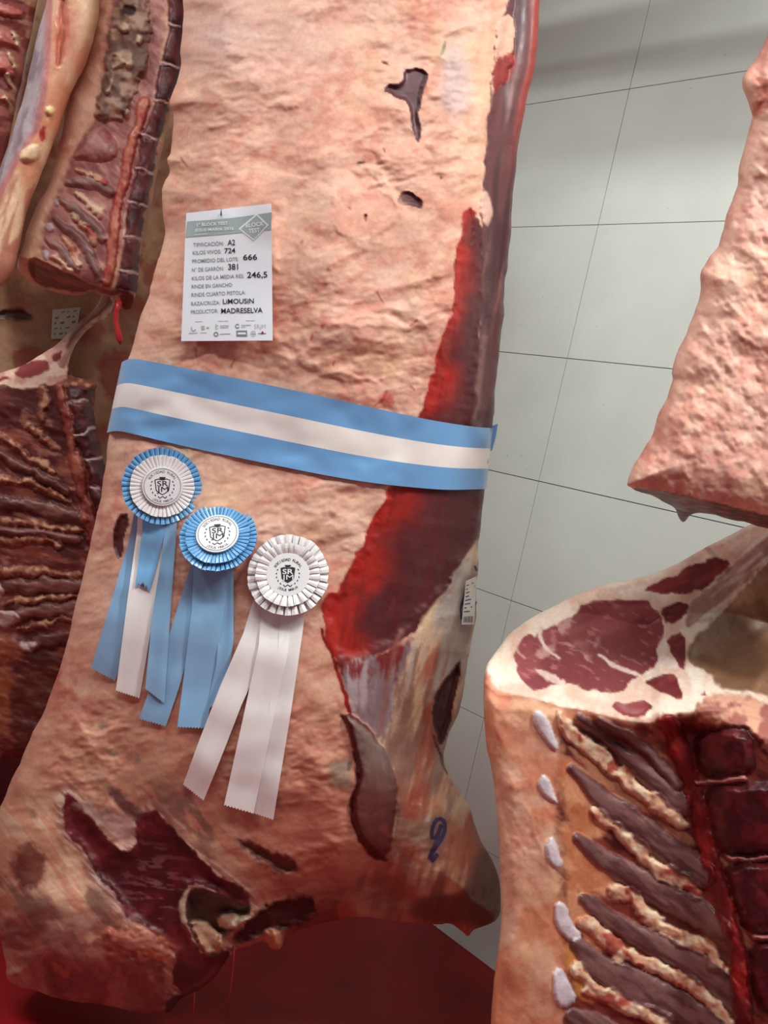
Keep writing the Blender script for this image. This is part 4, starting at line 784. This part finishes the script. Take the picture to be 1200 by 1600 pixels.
class Print:
    """collects flat print pieces in 2-D and maps them on a surface"""
    def __init__(s): s.V = []; s.F = []
    def add(s, v, f):
        n = len(s.V); s.V += [tuple(q) for q in v]; s.F += [tuple(i + n for i in g) for g in f]
    def text(s, body, x, y, size, bold=0., width=None, rot=0., center=False):
        v, f, w = text_vf(body, bold); 
        if not len(v): return
        k = size / .69; kx = k if width is None else width / w
        q = v * [kx, k]
        if center: q = q - [w * kx / 2, size / 2]
        c, sn = math.cos(rot), math.sin(rot); q = np.stack([q[:, 0] * c - q[:, 1] * sn + x, q[:, 0] * sn + q[:, 1] * c + y], 1); s.add(q, f)
    def poly(s, pts): s.add(pts, [tuple(range(len(pts)))])
    def quad(s, q, n=10):
        q = np.array(q, float); t = np.linspace(0, 1, n); U, V_ = np.meshgrid(t, t); U = U[..., None]; V_ = V_[..., None]
        s.add(((q[0] * (1 - U) + q[1] * U) * (1 - V_) + (q[3] * (1 - U) + q[2] * U) * V_).reshape(-1, 2), [(i * n + j, i * n + j + 1, (i + 1) * n + j + 1, (i + 1) * n + j) for i in range(n - 1) for j in range(n - 1)])
    def rect(s, x0, y0, x1, y1): s.poly([(x0, y0), (x1, y0), (x1, y1), (x0, y1)])
    def ring(s, cx, cy, r0, r1, n=40, a0=0, a1=2 * math.pi):
        v = []; f = []
        for i in range(n + 1):
            a = a0 + (a1 - a0) * i / n; v += [(cx + r0 * math.cos(a), cy + r0 * math.sin(a)), (cx + r1 * math.cos(a), cy + r1 * math.sin(a))]
        for i in range(n): f.append((2 * i, 2 * i + 1, 2 * i + 3, 2 * i + 2))
        s.add(v, f)
    def stroke(s, pts, w):
        pts = np.asarray(pts, float); v = []; f = []
        for i, p in enumerate(pts):
            t = pts[min(i + 1, len(pts) - 1)] - pts[max(i - 1, 0)]; t /= np.linalg.norm(t) + 1e-9; n = np.array([-t[1], t[0]]) * w / 2; v += [p + n, p - n]
        for i in range(len(pts) - 1): f.append((2 * i, 2 * i + 1, 2 * i + 3, 2 * i + 2))
        s.add(v, f)
    def arc_text(s, body, cx, cy, r, mid, size, spread, top=True, bold=.01):
        n = len(body)
        for i, ch in enumerate(body):
            if ch == ' ': continue
            a = mid + (spread * (.5 - (i + .5) / n) if top else spread * ((i + .5) / n - .5))
            s.text(ch, cx + r * math.cos(a), cy + r * math.sin(a), size, bold, rot=a - math.pi / 2 if top else a + math.pi / 2, center=True)
    def build(s, name, mat, parent, fn):
        v = np.array(s.V); o = pmesh(name, fn(v[:, 0], v[:, 1]), s.F, mat, parent); o['kind'] = 'stuff'; return o

def grid_faces(n, m, flip=False):
    f = [(i * m + j, (i + 1) * m + j, (i + 1) * m + j + 1, i * m + j + 1) for i in range(n - 1) for j in range(m - 1)]
    return [g[::-1] for g in f] if flip else f

# ---- sash around the beef side
top_e = np.array([(190, 566), (197, 562), (206, 560), (232, 564), (330, 583), (470, 612), (600, 641), (660, 654), (700, 661), (740, 667), (770, 669)], float)
bot_e = np.array([(167, 676), (175, 674), (187, 673), (212, 679), (282, 696), (400, 721), (530, 747), (600, 757), (650, 762), (700, 766), (760, 764)], float)
sash = thing('sash', tuple(at(460, 700, cY - .15)), 'light blue, white and light blue satin sash wrapped around the beef side', 'sash')
def resample(p, n):
    l = np.r_[0, np.cumsum(np.linalg.norm(np.diff(p, axis=0), axis=1))]; t = np.linspace(0, l[-1], n); return np.stack([np.interp(t, l, p[:, k]) for k in (0, 1)], 1)
ns = 90; te = resample(chaikin(top_e, 2, False), ns); be = resample(chaikin(bot_e, 2, False), ns)
def sash_band(name, v0, v1, mat):
    rows = []; m = 9
    for j in range(m):
        v = v0 + (v1 - v0) * j / (m - 1); p = te * (1 - v) + be * v
        yf = sample(PC, p[:, 0], p[:, 1]) - .005 - .0025 * np.sin(p[:, 0] * .021 + 1.3 * v) * np.sin(p[:, 0] * .009 + 2)
        yf[0] = cY + .01; yf[-1] = cY + .01
        front = at(p[:, 0], p[:, 1], yf)
        pb = p[::-1][1:-1]; back = at(pb[:, 0], pb[:, 1], np.maximum(sample(PC, pb[:, 0], pb[:, 1], 'Yb') + .006, cY + .02))
        rows.append(np.vstack([front, back]))
    R_ = np.array(rows); L_ = R_.shape[1]
    f = [(j * L_ + i, (j + 1) * L_ + i, (j + 1) * L_ + (i + 1) % L_, j * L_ + (i + 1) % L_) for j in range(m - 1) for i in range(L_)]
    return pmesh(name, R_.reshape(-1, 3), f, mat, sash, True)
sash_band('blue_stripe', 0, .335, blue_m); sash_band('white_stripe', .335, .665, white_m); sash_band('blue_stripe', .665, 1, blue_m)
# the loose end sticking out at the side
q = np.array([(762, 668), (778, 662), (775, 682), (769, 704), (762, 706)], float)
pmesh('loose_end', np.vstack([at(q[:, 0], q[:, 1], cY + .012), at(q[:, 0], q[:, 1], cY + .0135)]), [(0, 1, 2, 3, 4), (9, 8, 7, 6, 5)] + [(i, 5 + i, 5 + (i + 1) % 5, (i + 1) % 5) for i in range(5)], blue_m, sash)

# ---- competition card
cTL, cTR, cBR, cBL = map(np.array, ((291., 333.), (424., 318.), (426., 532.), (283., 533.)))
def card_px(u, v):       # u right 0..1, v down 0..1
    u = np.asarray(u, float)[..., None]; v = np.asarray(v, float)[..., None]; return (cTL * (1 - u) + cTR * u) * (1 - v) + (cBL * (1 - u) + cBR * u) * v
gu, gv = np.meshgrid(np.linspace(0, 1, 25), np.linspace(0, 1, 30)); gp = card_px(gu, gv)
ysf = sample(PC, gp[..., 0], gp[..., 1]); A = np.stack([np.ones(gu.size), gu.ravel(), gv.ravel()], 1); cf = np.linalg.lstsq(A, ysf.ravel(), rcond=None)[0]
cf[0] += (ysf.ravel() - A @ cf).min() - .003
def card_pt(u, v, off=0.0):
    u = np.asarray(u, float); v = np.asarray(v, float); p = card_px(u, v)
    curl = .012 * sstep(.55, 1, u) * sstep(.35, 0, v) + .004 * np.sin(u * 5) * sstep(.4, 0, v) + .003 * np.sin(v * 6 + 1) * u
    return at(p[..., 0], p[..., 1], cf[0] + cf[1] * u + cf[2] * v - curl - off)
card = thing('paper_card', tuple(card_pt(.5, 1.0)), 'white printed competition card with handwritten entries pinned to the fat', 'card')
V = np.vstack([card_pt(gu, gv).reshape(-1, 3), card_pt(gu, gv, -.0006).reshape(-1, 3)]); n = gu.size
sh = plain('paper_glossy', (236, 239, 247), .25)
sheet = pmesh('sheet', V, grid_faces(30, 25) + [tuple(i + n for i in g[::-1]) for g in grid_faces(30, 25)], sh, card, True)
child(sheet)
zx = lambda x, y: (270 + x / 6.959, 310 + y / 6.957)        # reading of the enlarged card -> photograph
def card_uv(px, py):
    px = np.asarray(px, float); py = np.asarray(py, float); u = (px - 288) / 135; v = (py - 325) / 208
    for _ in range(12):
        p = card_px(u, v); u = u + (px - p[..., 0]) / 137; v = v + (py - p[..., 1]) / 207
    return u, v
def on_card(off):
    def f(x, y):         # print space: enlarged-card pixels, y up
        px, py = zx(x, -y); u, v = card_uv(px, py); return card_pt(u, v, off)
    return f
pr = Print(); nb = 18
xs_ = np.linspace(0, 1, nb)
tl = [(155 + (1078 - 155) * t, -(250 + (150 - 250) * t + 14 * math.sin(3.1 * t))) for t in xs_]; bl = [(135 + (1068 - 135) * t, -(425 + (340 - 425) * t + 4 * math.sin(3.1 * t))) for t in xs_]
pr.add(tl + bl, [(i, i + 1, nb + i + 1, nb + i) for i in range(nb - 1)]); pr.build('header_band', band_m, sheet, on_card(.0005))
pr = Print(); pr.quad([(912, -165), (1045, -290), (880, -460), (712, -330)]); pr.build('badge', plain('badge_white', (236, 240, 246), .3), sheet, on_card(.0008))
pr = Print(); pr.quad([(912, -185), (1018, -290), (882, -438), (742, -328)]); pr.build('badge', band_m, sheet, on_card(.0011))
pr = Print(); pr.text('BLOCK', 790, -318, 44, .02, 205, .12); pr.text('TEST', 825, -378, 44, .02, 125, .12)
pr.text('1° BLOCK TEST', 255, -305, 34, .015, 345, .06); pr.text('JESUS MARIA 2026', 242, -362, 30, .005, 420, .05); pr.stroke([(232, -396), (372, -386)], 5)
pr.build('white_lettering', plain('print_white', (240, 244, 248), .4), sheet, on_card(.0014))
pr = Print()
for tx, x, y, w in (('TIPIFICACIÓN:', 222, 525, 332), ('KILOS VIVOS:', 214, 612, 312), ('PROMEDIO DEL LOTE:', 208, 704, 508), ('N° DE GARRÓN:', 206, 798, 350), ('KILOS DE LA MEDIA RES:', 204, 890, 572), ('RINDE EN GANCHO:', 202, 980, 450), ('RINDE CUARTO PISTOLA:', 200, 1070, 592), ('RAZA/CRUZA:', 198, 1166, 315), ('PRODUCTOR:', 196, 1256, 298)):
    pr.text(tx, x, -y, 40, .006, w, .05)
pr.build('printed_lettering', ink_g, sheet, on_card(.0006))
pr = Print()
for tx, x, y, w, hh in (('A2', 598, 508, 80, 58), ('724', 560, 595, 120, 54), ('666', 762, 668, 155, 58), ('381', 598, 775, 112, 62), ('246,5', 806, 862, 222, 62), ('LiMOUSiN', 540, 1146, 342, 52), ('MADRESELVA', 522, 1250, 455, 54)):
    pr.text(tx, x, -y, hh, .012, w, .02)
pr.build('handwriting', ink_k, sheet, on_card(.0008))
pr = Print()
pr.stroke([(240, -1340), (325, -1337)], 5); pr.stroke([(495, -1332), (605, -1332)], 5); pr.stroke([(795, -1328), (892, -1328)], 5)
pr.ring(225, -1420, 14, 26, 20, math.pi, 2 * math.pi); pr.stroke([(205, -1395), (205, -1420)], 10); pr.stroke([(175, -1466), (270, -1462)], 8)
pr.rect(310, -1430, 345, -1385); pr.stroke([(365, -1405), (395, -1405)], 18); pr.stroke([(300, -1460), (370, -1458)], 6)
pr.stroke([(470, -1365), (470, -1425), (492, -1410)], 10); pr.stroke([(492, -1375), (470, -1395)], 9); pr.stroke([(512, -1385), (610, -1382)], 8); pr.stroke([(512, -1405), (605, -1402)], 8)
pr.stroke([(745, -1378), (852, -1376)], 8); pr.stroke([(745, -1400), (790, -1398)], 8); pr.text('SRJM', 880, -1415, 48, -.01, 130)
pr.stroke([(510, -1474), (628, -1470)], 9); pr.ring(875, -1470, 24, 30, 24); pr.stroke([(855, -1470), (895, -1470)], 14)
pr.build('sponsor_marks', ink_l, sheet, on_card(.0006))
pr = Print(); pr.ring(470, -1476, 15, 26, 24); pr.ring(702, -1388, 15, 25, 24, .5, 6); pr.rect(692, -1500, 808, -1436); pr.build('sponsor_marks', ink_g, sheet, on_card(.0006))
pr = Print(); pr.text('MARCA', 706, -1482, 28, .01, 88) if False else pr.stroke([(706, -1468), (794, -1468)], 20); pr.build('sponsor_marks', plain('print_white', (240, 244, 248)), sheet, on_card(.0009))
pr = Print(); pr.stroke([(928, -1468), (1015, -1468)], 7); pr.poly([(958, -1470), (972, -1440), (992, -1462), (975, -1482)]); pr.build('sponsor_marks', plain('ink_wine', (130, 60, 84)), sheet, on_card(.0006))
pu, pv = card_uv(345.5, 333); pc0 = card_pt(pu, pv, .001); pc1 = card_pt(pu, pv - .015, .008)
pmesh('pin', *tube_vf([card_pt(pu, pv, -.01), pc0, card_pt(pu, pv + .018, .004), pc1, card_pt(pu, pv - .03, .004)], [.0008, .0009, .001, .001, .0008], 8), plain('pin_steel', (110, 130, 134), .3, .8), card, True)

# ---- rosettes
def frame_of(cx, cy, tiltx, tilty, dep):
    o = at(cx, cy, dep); ez = CAM - o; ez /= np.linalg.norm(ez)
    r0 = at(cx + 1, cy, dep) - o; ex = r0 - (r0 @ ez) * ez; ex /= np.linalg.norm(ex); ey = np.cross(ez, ex)
    a, b_ = math.radians(tiltx), math.radians(tilty)
    ey, ez = ey * math.cos(a) + ez * math.sin(a), ez * math.cos(a) - ey * math.sin(a)
    ex, ez = ex * math.cos(b_) + ez * math.sin(b_), ez * math.cos(b_) - ex * math.sin(b_)
    return o, ex, ey, ez
def ruffle(name, fr, r0, r1, z0, z1, n, amp, mat, parent, puff=0.0, seed=0, jit=.15):
    """knife-pleated ring: each pleat is a flat face and a steep return"""
    o, ex, ey, ez = fr; rg = np.random.default_rng(seed); V = []; Fc = []
    rad = np.linspace(0, 1, 6); offs = [(-.46, 0.0), (-.38, .9), (0, 1.0), (.38, .75), (.46, -.1)]
    M_ = len(offs)
    for i in range(n):
        ja = (rg.random() - .5) * jit; jr = 1 + (rg.random() - .5) * .03; jz = 1 + (rg.random() - .5) * .5
        for (da, z) in offs:
            for t in rad:
                a = (i + .5 + da + ja * t) * 2 * math.pi / n; r = (r0 + (r1 - r0) * t) * (jr if t > .5 else 1)
                zz = z0 + (z1 - z0) * t + amp * z * jz * (0.15 + .85 * t) + puff * math.sin(math.pi * t) * max(z, 0)
                V.append(o + ex * r * math.cos(a) + ey * r * math.sin(a) + ez * zz)
    k = len(rad); tot = n * M_
    for c in range(tot):
        c2 = (c + 1) % tot
        for t in range(k - 1): Fc.append((c * k + t, c * k + t + 1, c2 * k + t + 1, c2 * k + t))
    return pmesh(name, V, Fc, mat, parent)
def disc(name, fr, r, z, mat, parent, n=48, th=.0025):
    o, ex, ey, ez = fr; V = []
    for zz, rr in ((z - th, r), (z - .0004, r), (z, r * .985)):
        for i in range(n): a = 2 * math.pi * i / n; V.append(o + rr * (ex * math.cos(a) + ey * math.sin(a)) + ez * zz)
    f = [tuple(range(2 * n, 3 * n)), tuple(range(n))[::-1]]
    for l in (0, 1): f += [(l * n + i, l * n + (i + 1) % n, (l + 1) * n + (i + 1) % n, (l + 1) * n + i) for i in range(n)]
    return pmesh(name, V, f, mat, parent)
def emblem(fr, R_, z, parent, solid, ring_col):
    o, ex, ey, ez = fr
    fn = lambda dz: (lambda x, y: o + ex * (np.asarray(x) * R_)[..., None] + ey * (np.asarray(y) * R_)[..., None] + ez * (z + dz))
    shield = [(1.25 * a, 1.25 * b_) for a, b_ in [(-.30, .27), (-.16, .31), (0, .27), (.16, .31), (.30, .27), (.27, .05), (.25, -.16), (.12, -.27), (0, -.34), (-.12, -.27), (-.25, -.16), (-.27, .05)]]
    pr = Print()
    if solid: pr.poly(shield)
    else: pr.stroke(shield + shield[:1], .045)
    pr.rect(-.15, .41, .15, .49); pr.rect(-.1, .37, .1, .41)
    for k in range(-6, 7):
        if k == 0: continue
        for i in range(1):
            a = -math.pi / 2 + k * .335; r = .58; cx, cy = r * math.cos(a), r * math.sin(a); t = a + math.pi / 2 + (.5 if k > 0 else -.5); u = np.array([math.cos(t), math.sin(t)]) * .065; w = np.array([-u[1], u[0]]) * .5
            c = np.array([cx, cy]); pr.poly([c - u, c + w, c + u, c - w])
    pr.stroke([(-.16, -.62), (0, -.52), (.1, -.58)], .04); pr.stroke([(.16, -.62), (0, -.52), (-.1, -.58)], .04)
    pr.build('emblem', ink_k, parent, fn(.0004))
    pr = Print()
    if solid:
        pr.text('SR', -.28, .03, .25, .02, .56); pr.text('JM', -.26, -.26, .25, 0., .54); pr.build('emblem', dsk_m, parent, fn(.0008))
    else:
        pr.text('SR', -.28, .02, .27, .004, .56); pr.text('JM', -.25, -.28, .27, 0., .54); pr.build('emblem', ink_k, parent, fn(.0006))
    pr = Print(); pr.arc_text('SOCIEDAD RURAL', 0, 0, .77, math.pi / 2, .13, 2.15, True, .012 if solid else .0); pr.arc_text('JESUS MARIA', 0, 0, .78, -math.pi / 2, .12, 1.35, False, .012 if solid else .0)
    pr.build('lettering', ink_k if solid else plain('ink_soft', (74, 74, 78), .6), parent, fn(.0004))
    if ring_col is not None:
        pr = Print(); pr.ring(0, 0, .905, .93, 60); pr.build('ring_line', plain('ink_ring', ring_col, .6), parent, fn(.0004))
def tail(name, pts_l, pts_r, mat, parent, off, wave=0.0, n=26, m=20, swallow=False, yr=None):
    """ribbon between a left and a right edge (photograph readings), lying on the fat; pinked end"""
    l = resample(np.array(pts_l, float), n); r = resample(np.array(pts_r, float), n); V = []
    ts = np.linspace(0, 1, m)
    for i in range(n):
        s = i / (n - 1); p = l[i] * (1 - ts[:, None]) + r[i] * ts[:, None]
        if i == n - 1:
            dv = l[i] - l[i - 1]; dv = dv / np.linalg.norm(dv)
            p = p + dv * (np.where(np.arange(m) % 2, -1.3, 1.0) if not swallow else -13 * (1 - np.abs(2 * ts - 1)))[:, None]
        y = sample(PC, p[:, 0], p[:, 1])
        y = np.full(m, y.mean()) * .6 + y * .4 - off - wave * math.sin(s * 5.0 + off * 900) * s - .0012 * np.cos(ts * 6.28 + s * 2)
        if yr is not None: y = np.minimum(y * sstep(0, .3, np.full(m, s)) + (yr) * (1 - sstep(0, .3, np.full(m, s))), y + .02)
        V.append(at(p[:, 0], p[:, 1], y))
    V = np.array(V).reshape(-1, 3); k = len(V)
    vb_ = V - (CAM - V) / np.linalg.norm(CAM - V, axis=1)[:, None] * .0006
    return pmesh(name, np.vstack([V, vb_]), grid_faces(n, m) + [tuple(i + k for i in g[::-1]) for g in grid_faces(n, m)], mat, parent, True)
PXM = 1.27 / 1200
def ros_depth(cx, cy, r):
    a = np.linspace(0, 6.28, 24); return float(sample(PC, cx + r * np.cos(a), cy + r * np.sin(a)).min()) - .006

d1 = ros_depth(253, 759, 60); f1 = frame_of(253, 759, 4, -3, d1); k1 = d1 / F
r1 = thing('rosette', tuple(f1[0]), 'rosette with white pleats inside a blue pleated rim, blue and white tails', 'rosette', 'award rosettes pinned to the beef side')
tail('tail', [(212, 790), (200, 850), (172, 945), (142, 1044)], [(248, 800), (238, 870), (205, 990), (180, 1064)], blue2_m, r1, .004, .003, yr=d1)
tail('tail', [(216, 790), (214, 831), (200, 930), (181, 1079)], [(268, 800), (260, 831), (240, 960), (218, 1091)], white2_m, r1, .0075, .002, yr=d1)
tail('tail', [(258, 800), (254, 860), (238, 960), (227, 1076)], [(277, 800), (275, 840), (266, 960), (257, 1099)], blue2_m, r1, .0105, .003, yr=d1)
tail('tail', [(224, 790), (222, 835), (216, 880), (211, 918)], [(260, 800), (256, 835), (246, 880), (233, 926)], plain('satin_midblue', (116, 168, 214), .36, sheen=.4), r1, .0125, .001, swallow=True, yr=d1)
ruffle('outer_ruffle', f1, 30 * k1, 60 * k1, .002, .006, 46, .005, ruf_b, r1, seed=1)
ruffle('inner_ruffle', f1, 26 * k1, 48.5 * k1, .010, .011, 44, .004, ruf_w, r1, seed=2)
cd1 = disc('centre_disc', f1, 30.5 * k1, .017, dsk_m, r1); child(cd1); emblem(f1, 30 * k1, .017, cd1, False, (92, 104, 96))

d2 = ros_depth(342, 841, 58); f2 = frame_of(342, 841, -28, 8, d2 - .006); k2 = d2 / F
r2 = thing('rosette', tuple(f2[0]), 'rosette with all-blue pleats and three plain blue tails', 'rosette', 'award rosettes pinned to the beef side')
tail('tail', [(303, 870), (285, 925), (262, 1000), (240, 1060), (217, 1123)], [(335, 870), (322, 930), (298, 1010), (278, 1080), (259, 1135)], blue2_m, r2, .004, .004, yr=d2)
tail('tail', [(345, 870), (345, 950), (338, 1040), (322, 1110)], [(364, 870), (365, 920), (365, 1000), (352, 1090)], blue2_m, r2, .0055, .002, yr=d2)
tail('tail', [(303, 870), (300, 950), (288, 1050), (277, 1136)], [(353, 870), (351, 950), (338, 1050), (322, 1138)], blue2_m, r2, .0085, .003, yr=d2)
ruffle('outer_ruffle', f2, 30 * k2, 60 * k2, .0, .001, 50, .006, ruf_b, r2, seed=3)
ruffle('inner_ruffle', f2, 27 * k2, 50 * k2, .009, .009, 46, .005, ruf_b, r2, seed=4)
cd2 = disc('centre_disc', f2, 33 * k2, .018, dsk_m, r2); child(cd2); emblem(f2, 32.5 * k2, .018, cd2, False, (118, 84, 74))

d3 = ros_depth(451, 899, 62); f3 = frame_of(451, 899, -6, 6, d3); k3 = d3 / F
r3 = thing('rosette', tuple(f3[0]), 'rosette with all-white puffed pleats and three white tails', 'rosette', 'award rosettes pinned to the beef side')
tail('tail', [(398, 930), (380, 990), (345, 1070), (310, 1160), (286, 1226)], [(440, 940), (415, 1020), (378, 1100), (345, 1185), (318, 1251)], white2_m, r3, .0125, .003, yr=d3)
tail('tail', [(440, 930), (434, 1020), (416, 1140), (388, 1268)], [(478, 930), (474, 980), (455, 1110), (427, 1281)], white2_m, r3, .0145, .003, yr=d3)
tail('tail', [(410, 930), (404, 1010), (378, 1130), (350, 1258)], [(456, 940), (450, 1020), (424, 1140), (396, 1271)], white2_m, r3, .0165, .003, yr=d3)
ruffle('outer_ruffle', f3, 34 * k3, 64 * k3, .000, .003, 30, .007, ruf_w, r3, .004, seed=5, jit=.4)
ruffle('inner_ruffle', f3, 30 * k3, 50 * k3, .007, .012, 28, .006, ruf_w, r3, .003, seed=6, jit=.4)
cd3 = disc('centre_disc', f3, 34 * k3, .012, dsk_m, r3); child(cd3); emblem(f3, 31 * k3, .0122, cd3, True, None)

# ---- barcode label at the edge of the side and ink stamps
def quad_label(name, q, r, off, mat, label, cat, which='Ys'):
    q = np.array(q, float); n = 8; g = np.linspace(0, 1, n); U, V_ = np.meshgrid(g, g)
    def px(u, v): u = np.asarray(u, float)[..., None]; v = np.asarray(v, float)[..., None]; return (q[0] * (1 - u) + q[1] * u) * (1 - v) + (q[3] * (1 - u) + q[2] * u) * v
    def fn(o): return lambda u, v: (lambda p: at(p[..., 0], p[..., 1], sample(r, p[..., 0], p[..., 1], which) - off - o))(px(u, v))
    pts = fn(0)(U, V_).reshape(-1, 3); t = thing(name, tuple(pts[-1]), label, cat)
    back = fn(-.0008)(U, V_).reshape(-1, 3)
    pmesh('sheet', np.vstack([pts, back]), grid_faces(n, n) + [tuple(i + n * n for i in f[::-1]) for f in grid_faces(n, n)], mat, t, True); return t, fn
lt, fn = quad_label('barcode_label', [(728, 908), (745, 900), (741, 976), (721, 976)], PC, .002, plain('label_paper', (214, 210, 204), .5), 'small white barcode label stuck on the edge of the rosette-wearing beef side', 'label')
pr = Print()
for k in range(9): pr.rect(.12 + k * .085, .82, .12 + k * .085 + (.05 if k % 3 else .03), .95)
for k in range(8): pr.rect(.1, .1 + k * .085, .1 + .3 + .5 * _hash(np.array(k), np.array(3), 5), .13 + k * .085)
pr.build('barcode_print', ink_k if False else plain('ink_faded', (92, 92, 96), .6), lt, lambda u, v: fn(.0006)(u, v))
lt2, fn2 = quad_label('printed_label', [(82, 484), (126, 480), (118, 528), (80, 530)], PB, .003, plain('label_grey', (176, 170, 154), .6), 'grey paper label with dark print on the brownish side behind', 'label')
pr = Print()
for i in range(5):
    for j in range(4):
        if (i * 7 + j * 3) % 5: pr.stroke([(.10 + j * .22, .12 + i * .18), (.16 + j * .22 + .08 * ((i + j) % 2), .10 + i * .18)], .035 + .02 * (i % 3))
pr.build('label_print', plain('ink_brown', (104, 98, 88), .7), lt2, lambda u, v: fn2(.0006)(u, v))
def ink_on_meat(name, strokes, w, mat, parent, off=.0012):
    pr = Print()
    for s in strokes: pr.stroke(resample(chaikin(np.array(s, float), 2, False), 24), w)
    pr.build(name, mat, parent, lambda x, y: at(x, y, sample(PC, x, y, 'Y') - off))
ink_p = plain('ink_purple', (70, 56, 92), .7)
ink_on_meat('ink_stamp', [[(671, 1342), (676, 1330), (690, 1312), (697, 1292), (692, 1278), (681, 1280), (674, 1298), (676, 1314), (684, 1306), (690, 1288)], [(672, 1338), (680, 1320), (688, 1306)], [(674, 1346), (684, 1334)]], 6.0, ink_p, side_c)
ink_on_meat('ink_stamp', [[(722, 968), (719, 950), (725, 932), (730, 920)], [(726, 950), (722, 940), (728, 926)], [(742, 884), (745, 892)], [(741, 950), (744, 940)]], 3.0, ink_p, side_c)
# blood threads dripping from the neck end
blood_m = plain('blood_thread', (150, 40, 34), .25)
pmesh('blood_thread', *tube_vf([at(a, b_, cY - .03) for a, b_ in [(366, 1472), (365, 1500), (361, 1540), (354, 1582)]], [.003, .002, .0014, .001], 6), blood_m, side_c, True)
pmesh('blood_thread', *tube_vf([at(a, b_, cY - .01) for a, b_ in [(304, 1545), (303, 1570), (301, 1592)]], [.002, .0014, .0008], 6), blood_m, side_c, True)

# ================================================================== OVERHEAD RAIL AND HOOKS
def hook(px, Y, ztop, side, word):
    p = at(px, -205, Y); t = thing('meat_hook', (p[0], p[1], p[2] - .05), 'steel meat hook carrying the ' + word, 'meat hook', 'meat hooks on the overhead rails')
    a = p + [0, 0, -.12]; pts = [p + [.0, -.16, -.03], p + [0, -.15, -.08], p + [0, -.10, -.12], a, p + [0, .02, -.08], p + [0, .03, 0], p + [0, .02, .1], [p[0], p[1], ztop - .04], [p[0], p[1], ztop]]
    pmesh('rod', *tube_vf(chaikin(np.array(pts), 2, False), .007, 10), steel, t, True)
    pmesh('roller', *tube_vf([(p[0] - .02, p[1], ztop + .0), (p[0] + .02, p[1], ztop + .0)], .045, 16), steel, t)
    return p
hp = [hook(570, cY, 2.72, side_c, 'sash-wearing beef side'), hook(1400, 1.10, 2.72, side_r, 'beef side beside the panelled wall'), hook(225, 1.62, 2.72, side_l, 'cut-open beef side with grey flank'), hook(230, 2.18, 2.72, side_b, 'brownish beef side'), hook(-30, 1.84, 2.72, side_f, 'reddish meaty beef side')]
rail = pmesh('trim_1', *box_vf((-.3, cY, 2.80), (3.4, 0, 0), (0, .012, 0), (0, 0, .04)), steel); tag(rail, 'straight steel overhead rail above the beef sides', kind='structure')
V, Fc = box_vf(wpt(.6, 2.52, .35), WDIR * 2.6, WN * .03, np.array([0, 0, .06]))  # added beam, unseen, placed to cast the soft shadow band on the wall
beam = pmesh('trim_2', V, Fc, plain('beam_grey', (170, 172, 170), .5, .3)); tag(beam, 'grey steel beam added out of view to shade a band of the panelled wall', kind='structure')
